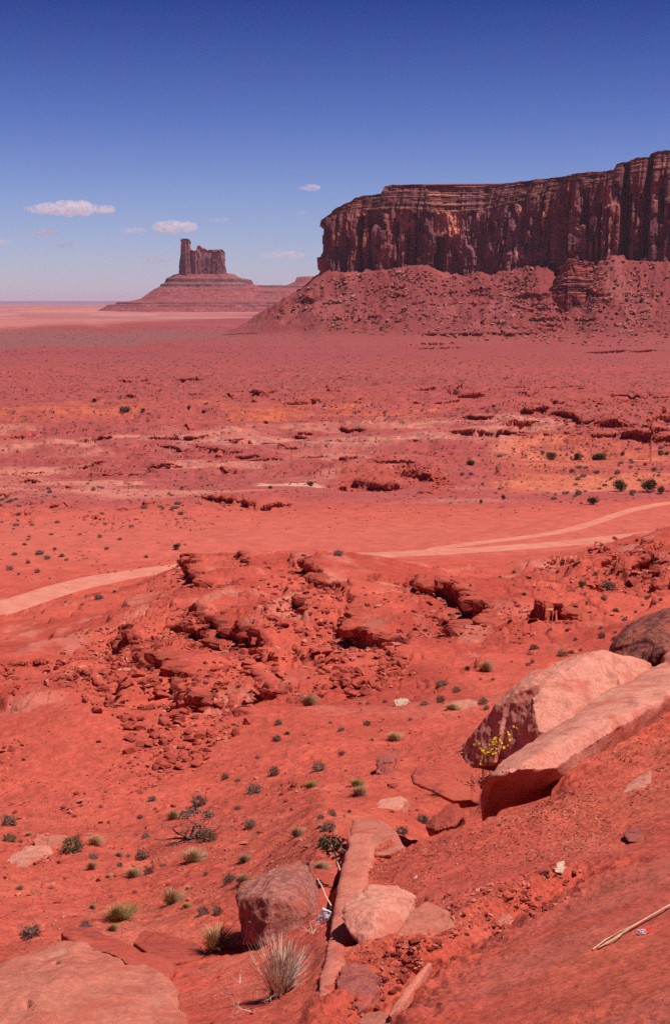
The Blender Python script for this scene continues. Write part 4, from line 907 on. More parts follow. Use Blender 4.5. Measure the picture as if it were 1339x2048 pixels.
boulder('very long pale topped slab overhanging a dark hollow on the right bank', (960, 1640), [(942, 1560, .5), (958, 1545, .9), (1000, 1506, 1.9), (1075, 1458, 3.2), (1150, 1415, 4.6), (1225, 1366, 6.2), (1300, 1326, 7.8), (1350, 1308, 8.8), (1450, 1270, 10.5), (1000, 1545, .0), (1060, 1500, .9), (1100, 1514, 1.1), (1118, 1538, 1.0), (1150, 1525, 1.6), (1200, 1468, 2.9), (1260, 1415, 4.3), (1345, 1358, 6.0), (1450, 1330, 7)],
        [(.35, .75, -.6)], m_pale, vox=230, sm=2, amp=.010, Y=15.8, seed=15, extra=[(958, 1658, .95), (946, 1600, .8), (1060, 1606, 1.5), (1100, 1572, 1.7)], name='slab', cat='rock slab')
boulder('tall pale boulder peak with black shaded left face', (1000, 1500), [(1186, 1299, 2.4), (1200, 1306, 2.3), (1227, 1358, 1.5), (1205, 1395, .9), (1120, 1317, 2.4), (1060, 1348, 2.0), (1010, 1392, 1.6), (985, 1412, 1.7), (952, 1455, 2.0), (925, 1490, 2.2), (914, 1508, 2.3), (932, 1534, 1.6), (1062, 1392, .5), (1076, 1460, -.4), (1040, 1520, -.2), (1140, 1480, -.6), (1225, 1440, 0)],
        [(1.3, 1.3, -.6)], m_pale, vox=190, sm=1, amp=.016, Y=26.5, seed=16)
boulder('dark streaked rounded boulder behind the right end of the long slab', (1260, 1340), [(1219, 1318, .6), (1236, 1284, .9), (1262, 1256, 1.2), (1300, 1238, 1.4), (1345, 1224, 1.6), (1420, 1222, 1.8), (1480, 1300, 1.2), (1400, 1380, 0), (1250, 1380, -.2), (1222, 1345, .2)], [(.3, 1.8, -.3)], m_strp, vox=150, sm=6, amp=.015, Y=31, seed=17, extra=[(1330, 1300, -.3)])
boulder('low layered rock beside the pale green tuft, left of the long slab', (880, 1590), [(820, 1552, .8), (832, 1538, 1.2), (878, 1530, 1.6), (925, 1524, 1.8), (943, 1545, 1.3), (940, 1600, .2), (905, 1602, 0), (860, 1580, .2), (826, 1566, .5)], [(.2, .5, -.25)], m_rock, vox=120, sm=2, amp=.012, strata=.012, Y=18.5, seed=18, name='rock', cat='rock')
boulder('half buried rock lump left of the dark hollow under the long slab', (890, 1640), [(850, 1655, .5), (868, 1630, .7), (895, 1610, .9), (915, 1606, .9), (925, 1632, .5), (905, 1652, .1), (870, 1662, .1)], [(.1, .4, -.3)], m_rock, sm=3, amp=.02, Y=15.6, seed=19, name='rock', cat='rock')
boulder('pale wedge slab lying on sand left of the layered rock', (780, 1620), [(748, 1612, .5), (758, 1600, .8), (800, 1592, 1.0), (812, 1598, .9), (800, 1618, .3), (782, 1632, 0), (756, 1624, .1)], [(.1, .2, -.22)], m_pale, sm=3, amp=.012, seed=20, name='slab', cat='rock slab')
boulder('flat topped dark stone stack on the sandy flat', (770, 1548), [(753, 1520, .5), (762, 1510, .8), (786, 1508, .8), (785, 1522, .3), (784, 1548, 0), (768, 1554, -.1), (754, 1548, .1)], [(.1, .4, -.1)], m_pur, sm=3, amp=.03, strata=.02, seed=21, name='rock', cat='rock')
boulder('pale low block with a dry tuft at its left end', (930, 1420), [(893, 1416, .6), (900, 1405, 1.0), (935, 1399, 1.4), (957, 1408, 1.0), (958, 1419, .3), (930, 1425, 0), (900, 1424, .2)], [(.2, 1.0, -.3)], m_pale, sm=3, amp=.02, seed=22, name='rock', cat='rock')
boulder('small white topped stone alone on the sandy flat', (800, 1412), [(784, 1402, .6), (792, 1397, .9), (812, 1397, .9), (818, 1404, .4), (808, 1414, 0), (790, 1413, 0)], [(.1, .6, -.2)], m_wht, sm=3, amp=.02, seed=23, name='rock', cat='rock')
boulder('pale slab rock with dark underside next to the green grass clump', (100, 1700), [(62, 1680, .7), (72, 1670, 1.1), (128, 1670, 1.1), (132, 1684, .5), (112, 1702, 0), (84, 1702, 0), (66, 1692, .3)], [(.1, .5, -.3)], m_bould, sm=3, amp=.02, strata=.012, seed=24, name='slab', cat='rock slab')
boulder('rounded pinkish rock with overhanging lip at the left edge of the scrub', (50, 1735), [(12, 1722, .5), (22, 1706, 1.0), (48, 1696, 1.3), (78, 1694, 1.3), (88, 1708, .8), (70, 1724, .3), (48, 1738, 0), (22, 1736, .1)], [(.1, .5, -.2)], m_pale, sm=4, amp=.02, seed=25, name='rock', cat='rock')
boulder('reddish tilted slab with dark side at the foot of the gravelly gully', (280, 1570), [(262, 1566, .6), (272, 1552, 1.4), (296, 1550, 1.4), (298, 1560, .8), (268, 1576, 0)], [(.1, .8, -.3)], m_pur, sm=3, amp=.02, seed=26, name='rock', cat='rock')
boulder('notched grey pink stone on the upper right bank', (1268, 1592), [(1241, 1588, .1), (1252, 1568, .5), (1275, 1550, .8), (1300, 1540, .9), (1290, 1562, .5), (1300, 1588, .15), (1275, 1593, 0)], [(.05, .1, -.12)], m_pale, sm=2, amp=.012, mound=True, seed=27, name='rock', cat='rock')
boulder('dark flat stone casting a black shadow on the upper right bank', (1270, 1682), [(1249, 1672, .15), (1262, 1664, .4), (1284, 1661, .5), (1292, 1670, .3), (1288, 1684, -.02), (1256, 1684, -.02)], [(.02, .2, -.05)], m_pur, sm=2, amp=.02, mound=True, seed=28, name='rock', cat='rock')
boulder('chalk white stone in the rubble strip of the bank', (1117, 1745), [(1106, 1738, .08), (1112, 1727, .2), (1126, 1722, .25), (1130, 1735, .12), (1122, 1746, 0), (1110, 1744, .02)], [(.02, .1, -.06)], m_wht, sm=2, amp=.03, mound=True, seed=29, name='rock', cat='rock')
boulder('cream flat stone crumbling beside white chips, above the pointed wedge', (845, 1765), [(823, 1765, .1), (830, 1752, .25), (855, 1748, .3), (868, 1758, .15), (858, 1772, 0), (835, 1776, 0)], [(.02, .1, -.06)], m_wht, sm=2, amp=.03, mound=True, seed=30, name='rock', cat='rock')
boulder('reddish stone at the lower end of the bank rubble strip', (1008, 1852), [(992, 1850, .1), (1000, 1832, .3), (1018, 1830, .3), (1026, 1842, .12), (1012, 1858, 0)], [(.02, .15, -.06)], m_bould, sm=2, amp=.03, mound=True, seed=31, name='rock', cat='rock')
boulder('smooth half buried pink stone at the bottom of the bank', (745, 2040), [(715, 2046, .1), (728, 2028, .3), (760, 2023, .35), (790, 2030, .25), (796, 2048, 0), (760, 2062, -.1)], [(.02, .1, -.1)], m_bould, sm=5, amp=.01, mound=True, seed=32, name='rock', cat='rock')
boulder('tiny pale bulge of stone in smooth sand at the bottom of the bank', (995, 2015), [(972, 2020, .1), (985, 2008, .25), (1005, 2003, .3), (1020, 2010, .15), (1005, 2022, 0)], [(.0, .05, -.06)], m_bould, sm=5, amp=.01, mound=True, seed=33, name='rock', cat='rock')
boulder('thin ridge of buried slab surfacing left of smooth sand', (820, 1990), [(776, 2030, -.04), (782, 2012, -.05), (818, 1965, -.05), (852, 1925, -.04), (862, 1924, -.02), (832, 1964, -.02), (797, 2017, -.02)], [(.02, .02, -.08)], m_bould, sm=2, amp=.005, mound='each', seed=34, name='slab', cat='rock slab')

# ------------------------------------------------------------------ scattered rocks
def in_poly(x, y, pts):
    c = False; j = len(pts) - 1
    for i in range(len(pts)):
        if (pts[i][1] > y) != (pts[j][1] > y) and x < (pts[j][0] - pts[i][0]) * (y - pts[i][1]) / (pts[j][1] - pts[i][1]) + pts[i][0]: c = not c
        j = i
    return c
def scatter(poly_, n, lo, hi, clump=0, power=2.2, seed=0):
    r = random.Random(seed); xs = [p[0] for p in poly_]; ys = [p[1] for p in poly_]; out = []; tries = 0
    cen = []
    while len(out) < n and tries < n * 30:
        tries += 1
        if clump and cen and r.random() < clump:
            cx_, cy_ = r.choice(cen); a, b = r.gauss(cx_, 16), r.gauss(cy_, 9)
        else:
            a, b = r.uniform(min(xs), max(xs)), r.uniform(min(ys), max(ys)); 
            if in_poly(a, b, poly_) and len(cen) < max(3, n // 18): cen.append((a, b))
        if not in_poly(a, b, poly_): continue
        h = hit(a, b)
        if h is None or h.y > 4200: continue
        out.append((a, b, h, lo + (hi - lo) * r.random() ** power))
    return out
ROCKS = []     # (h, size_px, zone label, group, flat?, mat)
def zone(poly_, n, lo, hi, label, group, clump=.6, power=2.4, seed=0, flat=.1, mat=None):
    for a, b, h, s in scatter(poly_, n, lo, hi, clump, power, seed): ROCKS.append((h, s, label, group, flat, mat or m_rock, a, b))
zone([(200, 1270), (330, 1340), (430, 1330), (525, 1280), (560, 1340), (530, 1420), (450, 1510), (360, 1560), (240, 1520), (120, 1420)], 620, 4, 34, 'red block in the crowded rubble field on the middle of the hill', 'blocks of the main rubble field', seed=1, power=2.3, clump=.75)
zone([(0, 1325), (120, 1315), (250, 1285), (340, 1270), (330, 1330), (210, 1375), (90, 1385), (0, 1400)], 330, 5, 24, 'block in the rubble row along the left slope below the road', 'blocks of the left slope row', seed=2)
zone([(350, 1205), (440, 1215), (540, 1290), (520, 1320), (430, 1290), (360, 1255)], 130, 5, 24, 'block wedged along the broken ledge halfway down the hill', 'blocks along the halfway ledge', seed=3)
zone([(665, 1285), (740, 1275), (820, 1320), (800, 1370), (700, 1400), (655, 1380), (640, 1320)], 260, 6, 32, 'dark boulder in the tumbled heap below the ragged pointed ledge', 'boulders of the tumbled heap', power=1.6, seed=4)
zone([(540, 1205), (630, 1160), (720, 1200), (700, 1260), (620, 1290), (545, 1260)], 110, 6, 24, 'block on the smooth slope below the jagged crest ledge', 'blocks below the crest ledge', seed=5)
zone([(535, 1300), (640, 1290), (660, 1390), (560, 1400)], 70, 6, 26, 'block on the slope left of the tumbled heap', 'blocks left of the tumbled heap', seed=6)
zone([(1040, 1160), (1200, 1080), (1339, 1060), (1339, 1170), (1200, 1160), (1080, 1190)], 120, 5, 22, 'dark block on the red hillside right of the road bend', 'blocks of the right hillside', seed=7)
zone([(960, 1230), (1060, 1220), (1180, 1240), (1100, 1290), (980, 1290)], 80, 4, 14, 'small dark stone near the shadowed hollow ledge', 'stones near the hollow ledge', seed=8)
zone([(0, 1470), (60, 1480), (40, 1560), (0, 1570)], 30, 6, 28, 'rust red block by the frame edge left of the dirt knoll', 'blocks left of the dirt knoll', seed=9)
zone([(190, 1520), (300, 1500), (390, 1440), (460, 1420), (455, 1500), (330, 1580), (230, 1590)], 260, 3, 13, 'small stone in the gravelly gully under the rubble field', 'stones of the gravelly gully', seed=10)
zone([(0, 1600), (640, 1540), (650, 1740), (450, 1800), (0, 1850)], 330, 5, 24, 'flat stone on the shrubby red flat', 'flat stones of the shrubby flat', power=3, flat=.7, seed=11, clump=.3, mat=m_bould)
zone([(560, 1550), (640, 1545), (640, 1590), (540, 1590)], 14, 8, 34, 'reddish stone in the short row right of the dead bush', 'short row of reddish stones', seed=12)
zone([(740, 1540), (860, 1560), (900, 1640), (760, 1650)], 22, 6, 26, 'stone lying between the wedge slab and layered rock', 'stones near the layered rock', seed=13)
zone([(790, 1880), (900, 1880), (760, 2020), (700, 2048), (690, 2020)], 260, 4, 24, 'stone in the crumbling gully at the foot of the bank', 'stones of the bank gully', seed=14)
zone([(850, 1800), (1180, 1720), (1160, 1780), (1000, 1880), (900, 1880)], 300, 4, 20, 'stone in the rubble strip across the bank', 'stones of the bank strip', seed=15, mat=m_bould)
zone([(880, 1680), (1160, 1540), (1339, 1380), (1339, 1600), (1200, 1700), (900, 1760)], 500, 2, 10, 'small stone on the upper bank', 'small stones of the upper bank', seed=16, clump=.5, power=3)
zone([(380, 1960), (620, 1930), (600, 2048), (380, 2048)], 60, 3, 12, 'small stone around the bleached bush', 'stones around the bleached bush', seed=17)
zone([(0, 1130), (400, 1150), (980, 1150), (1000, 1500), (400, 1560), (0, 1480)], 520, 2.5, 9, 'small scattered stone on the bare hill', 'small stones of the bare hill', seed=18, clump=.4)
zone([(600, 1380), (1000, 1340), (900, 1560), (560, 1560)], 90, 3, 10, 'small stone on the sandy flat', 'stones of the sandy flat', seed=19, clump=.2)
zone([(560, 1590), (700, 1600), (700, 1720), (560, 1740)], 60, 3, 12, 'small stone near the green bush on bare soil', 'stones near the green bush', seed=24)
LED_RUB = []
rl = random.Random(77)
for L in LEDGES:
    q, n, h, s_ = L['q'], L['n'], L['h'], L['s']
    for _ in range(int(min(s_[-1] / h * (13 if L['Y'] < 250 else 3.0), 600))):
        i = rl.randrange(len(q)); d_ = abs(rl.gauss(0, 1)) * h * 2.6 + .05 * h; p = q[i] + n[i] * d_; sz = h * (.10 + .55 * rl.random() ** 2.6)
        LED_RUB.append((p[0], p[1], float(ground(p[0], p[1])) + sz * .15, sz * rl.uniform(.8, 1.4), sz * rl.uniform(.6, 1), sz * rl.uniform(.5, .9), rl.uniform(0, 6.28), rl.uniform(-.4, .4)))
ROCKS.sort(key=lambda r: -r[1])
LIM = 262
n_ind = 0; rest = []
SUBS = ['', ]
cnt = {}
for h, s, label, group, flat, mat, a, b in ROCKS:
    sz = s * px_m(h.y)
    if n_ind < LIM and s > 9:
        kind = 'flat' if random.random() < flat else 'hi'; me = rock_data(kind, random.randrange(6 if kind == 'flat' else 12), mat)
        o = bpy.data.objects.new('rock', me); COL.objects.link(o); tall = random.uniform(.6, 1.0)
        o.scale = (sz * random.uniform(.95, 1.25), sz * random.uniform(.7, 1.0), sz * tall); o.rotation_euler = (random.uniform(-.3, .3), random.uniform(-.3, .3), random.uniform(0, 6.28))
        o.location = (h.x, h.y, float(ground(h.x, h.y)) + sz * (.16 if kind == 'hi' else .03)); tag(o, label, 'rock', group); n_ind += 1; cnt[group] = cnt.get(group, 0) + 1
    else: rest.append((h.x, h.y, float(ground(h.x, h.y)) + sz * .12, sz * random.uniform(.8, 1.3), sz * random.uniform(.6, 1), sz * random.uniform(.5, .9), random.uniform(0, 6.28), random.uniform(-.4, .4)))
ra_ = rest + LED_RUB; random.shuffle(ra_); kk = len(ra_) // 4
merge(ra_[:kk], R_LO, 'pale_rubble', m_bould, 'paler loose stones mixed into the rubble of hill and bank')
merge(ra_[kk:], R_LO, 'rubble', m_rub, 'small loose stones and rubble over the red hill and bank')
# gravel over the near ground
def bulk(poly_, n, lo, hi, seed, clump=.3, power=2.5, sink=.1):
    return [(h.x, h.y, float(ground(h.x, h.y)) + s * px_m(h.y) * sink, s * px_m(h.y) * random.uniform(.8, 1.3), s * px_m(h.y) * random.uniform(.6, 1), s * px_m(h.y) * random.uniform(.4, .9), random.uniform(0, 6.28), random.uniform(-.4, .4)) for a, b, h, s in scatter(poly_, n, lo, hi, clump, power, seed)]
gv = bulk([(0, 1560), (680, 1500), (700, 1640), (640, 2048), (0, 2048)], 4500, 1.3, 7, 31) + bulk([(640, 2048), (700, 1660), (960, 1650), (1339, 1350), (1339, 2048)], 3000, 1.0, 6, 32, power=4) + bulk([(700, 1700), (900, 1680), (1180, 1560), (1250, 1700), (900, 1880), (720, 2040), (700, 1900)], 6000, 1.4, 9, 33, clump=.5, power=3)
random.shuffle(gv); k_ = len(gv) // 3
merge(gv[k_:], R_LO, 'gravel', m_rub, 'fine red gravel strewn over the near ground'); merge(gv[:k_], R_LO, 'pale_gravel', m_pale, 'fine pale gravel strewn over the near ground')
merge(bulk([(0, 1580), (700, 1560), (690, 1760), (420, 1870), (0, 1870)], 900, 2.5, 11, 34, clump=.35, power=2.4, sink=.05), R_LO, 'pale_stone_litter', m_pale, 'pale pink stone chips scattered over the shrubby flat', kind='stuff')
merge(bulk([(560, 1380), (1000, 1330), (940, 1560), (700, 1620), (560, 1560)], 260, 2, 8, 35, clump=.35, power=2.4, sink=.05), R_LO, 'pale_stone_litter', m_pale, 'pale stone chips scattered over the sandy flat before the boulders', kind='stuff')
tl = bulk([(520, 645), (600, 585), (660, 552), (840, 535), (890, 556), (1000, 545), (1080, 530), (1070, 600), (1215, 520), (1339, 525), (1339, 700), (1100, 690), (900, 680), (640, 664)], 3400, 1.8, 13, 41, clump=.45, power=2.8, sink=.2)
merge(tl, R_LO, 'talus_rubble', m_tal, 'fallen blocks strewn over the slope under the mesa')
vf = bulk([(0, 780), (1339, 760), (1339, 900), (900, 1060), (0, 1060)], 2600, 1.5, 7, 42, clump=.6, power=2.8) + bulk([(780, 930), (880, 935), (915, 975), (840, 990)], 130, 3, 11, 43, power=1.6) + bulk([(1100, 800), (1339, 790), (1339, 890), (1100, 880)], 500, 2, 12, 44)
merge(vf, R_LO, 'valley_rubble', m_rub, 'rocks strewn between the ledges of the valley floor')

# ------------------------------------------------------------------ plants
def quads_cloud(n, size, seed, rx=1, rz=.8, shell=.35, flatb=True, asp=1.0):
    """n small leaf faces spread through a dome-shaped volume of radius .5"""
    r = np.random.default_rng(seed); d = r.normal(size=(n, 3)); d /= np.linalg.norm(d, axis=1)[:, None]
    if flatb: d[:, 2] = np.abs(d[:, 2])
    rad = (shell + (1 - shell) * r.random(n)) ** .6 * .5; lob = 1 + .75 * fbm3(d * 2.6 + seed, 2, seed)
    p = d * (rad * lob)[:, None] * np.array((rx, rx, rz * (2 if flatb else 1)))
    a = r.normal(size=(n, 3)); a /= np.linalg.norm(a, axis=1)[:, None]; b = np.cross(a, r.normal(size=(n, 3))); b /= np.linalg.norm(b, axis=1)[:, None]
    s = size * (.6 + .8 * r.random((n, 1)))
    V = np.stack([p - a * s * asp - b * s * .45, p + a * s * asp - b * s * .3, p + a * s * asp + b * s * .3, p - a * s * asp + b * s * .45], 1).reshape(-1, 3); V[:, 2] = np.maximum(V[:, 2], -.03) if flatb else V[:, 2]
    return V, np.arange(4 * n).reshape(-1, 4)
def dome(n, size, seed, rz, asp=1.0):
    V, F = quads_cloud(n, size, seed, rz=rz, flatb=False, asp=asp); V[:, 2] += .34 * rz; V[:, 2] = np.where(V[:, 2] < 0, V[:, 2] * .1, V[:, 2]); return V, F
def blades(n, seed, w=.012, spread=.5, h=1.0, curl=.25, segs=3):
    r = np.random.default_rng(seed); Vs, Fs, off = [], [], 0
    for i in range(n):
        an = r.uniform(0, 6.283); lean = r.random() ** .8 * spread; L = h * r.uniform(.5, 1); bx_, by_ = r.normal(0, .07, 2); ww_ = w * r.uniform(.6, 1.4); pv = []
        for k in range(segs + 1):
            t = k / segs; rr = lean * t + curl * lean * t * t; x = bx_ + math.cos(an) * rr; y = by_ + math.sin(an) * rr; z = L * (t - .25 * lean * t * t) * math.cos(lean * .6)
            wv = ww_ * (1 - .8 * t); pv += [(x - math.sin(an + .6) * wv, y + math.cos(an + .6) * wv, z), (x + math.sin(an + .6) * wv, y - math.cos(an + .6) * wv, z)]
        Vs += pv; Fs += [(off + 2 * k, off + 2 * k + 1, off + 2 * k + 3, off + 2 * k + 2) for k in range(segs)]; off += 2 * (segs + 1)
    return np.array(Vs), np.array(Fs)
def twigs(n_main, seed, depth=3, r0=.02, L0=.35, spread=.9, up=.5, kink=.35, nk=2):
    """branching sticks as one mesh (square tubes), with the tips returned for leaf clumps"""
    r = random.Random(seed); Vs, Fs, tips = [], [], []
    def tube(a, b, ra, rb):
        d = (b - a).normalized(); u = d.orthogonal().normalized(); v = d.cross(u); o = len(Vs)
        for c, rr in ((a, ra), (b, rb)):
            for k in range(4): Vs.append(tuple(c + (u * math.cos(k * PI / 2) + v * math.sin(k * PI / 2)) * rr))
        for k in range(4): Fs.append((o + k, o + (k + 1) % 4, o + 4 + (k + 1) % 4, o + 4 + k))
    def grow(p, d, L, rad, dep):
        for k in range(2):
            d2 = (d + Vector([r.gauss(0, kink) for _ in range(3)])).normalized(); q = p + d2 * L * .5; q.z = max(q.z, .02); tube(p, q, rad, rad * .8); p, d, rad = q, d2, rad * .8
        if dep == 0: tips.append(p.copy()); return
        for k in range(nk + (r.random() < .4)):
            dd = (d + Vector([r.gauss(0, .55), r.gauss(0, .55), r.gauss(.12, .4)])).normalized(); grow(p, dd, L * r.uniform(.55, .85), rad * .65, dep - 1)
    for i in range(n_main):
        a = i / n_main * 6.283 + r.uniform(-.4, .4); grow(Vector((0, 0, 0)), Vector((math.cos(a) * spread, math.sin(a) * spread, up)).normalized(), L0, r0, depth)
    return np.array(Vs), np.array(Fs), tips
def mk(name, V, F, mat):
    o = mesh_np(name, V, F, mat, False); me = o.data; bpy.data.objects.remove(o); return me
PL = {}
for i in range(4):
    PL['sage', i] = [('foliage', mk('foliage', *dome(900, .036, 400 + i, .85, 1.2), m_sage))]
    v, f, _ = twigs(7, 430 + i, 2, .012, .22, .8, .8); PL['sage', i].append(('stem', mk('stem', v, f, m_wood)))
    PL['tan', i] = [('blades', mk('blades', *blades(700, 440 + i, .012, .68, .8), m_tan)), ('foliage', mk('foliage', *dome(220, .03, 450 + i, .4), m_sage))]
    PL['yellow', i] = [('blades', mk('blades', *blades(700, 460 + i, .012, .68, .8), m_ygrass)), ('foliage', mk('foliage', *dome(200, .03, 470 + i, .4), m_tan))]
    PL['green', i] = [('foliage', mk('foliage', *dome(800, .036, 480 + i, .85, 1.4), m_green))]
    vv = [quads_cloud(300, .03, 500 + i * 9 + k, rx=.62, rz=.6, flatb=False) for k in range(5)]; off = 0; VV, FF = [], []
    rr = random.Random(600 + i)
    for V_, F_ in vv: VV.append(V_ + np.array((rr.uniform(-.24, .24), rr.uniform(-.24, .24), rr.uniform(.28, .62)))); FF.append(F_ + off); off += len(V_)
    v, f, _ = twigs(3, 520 + i, 2, .03, .32, .5, 1.0); PL['juniper', i] = [('crown', mk('crown', np.vstack(VV), np.vstack(FF), m_junip)), ('trunk', mk('trunk', v, f, m_wood))]
    v, f, tp = twigs(4, 540 + i, 3, .022, .3, .7, .7, .4); PL['twiggy', i] = [('branches', mk('branches', v, f, m_wood))]
LAB = {'sage': ('shrub', 'desert shrub', 'dark grey desert shrub'), 'tan': ('grass_tuft', 'grass tuft', 'dry tan grass tuft'), 'yellow': ('grass_tuft', 'grass tuft', 'yellow green grass tuft'),
       'green': ('bush', 'bush', 'small green bush'), 'juniper': ('juniper', 'juniper tree', 'dark green juniper'), 'twiggy': ('dead_bush', 'dead bush', 'leafless brown bush')}
n_pl = 0; PROT = {}
def plant(kind, px, py, wpx, label, group=None, hfac=1.0, parts=True, h=None):
    global n_pl
    h = h or hit(px, py)
    if h is None: return
    sz = wpx * px_m(h.y); i = random.randrange(4); nm_, cat, _ = LAB[kind]
    r = empty(nm_, (h.x, h.y, float(ground(h.x, h.y)) - .02 * sz), random.uniform(0, 6.28)); sc_ = 1 / {'sage': .9, 'tan': 1.0, 'yellow': 1.0, 'green': .9, 'juniper': 1.05, 'twiggy': 1.3}[kind]
    r.scale = (sz * sc_ * random.uniform(.8, 1.2), sz * sc_ * random.uniform(.75, 1.1), sz * sc_ * max(hfac, .35) ** .8); tag(r, label, cat, group); n_pl += 1
    for pn, me in PL[kind, i][:2 if (parts and wpx > 13) else 1]:
        o = bpy.data.objects.new(pn, me); COL.objects.link(o); o.parent = r
    return r
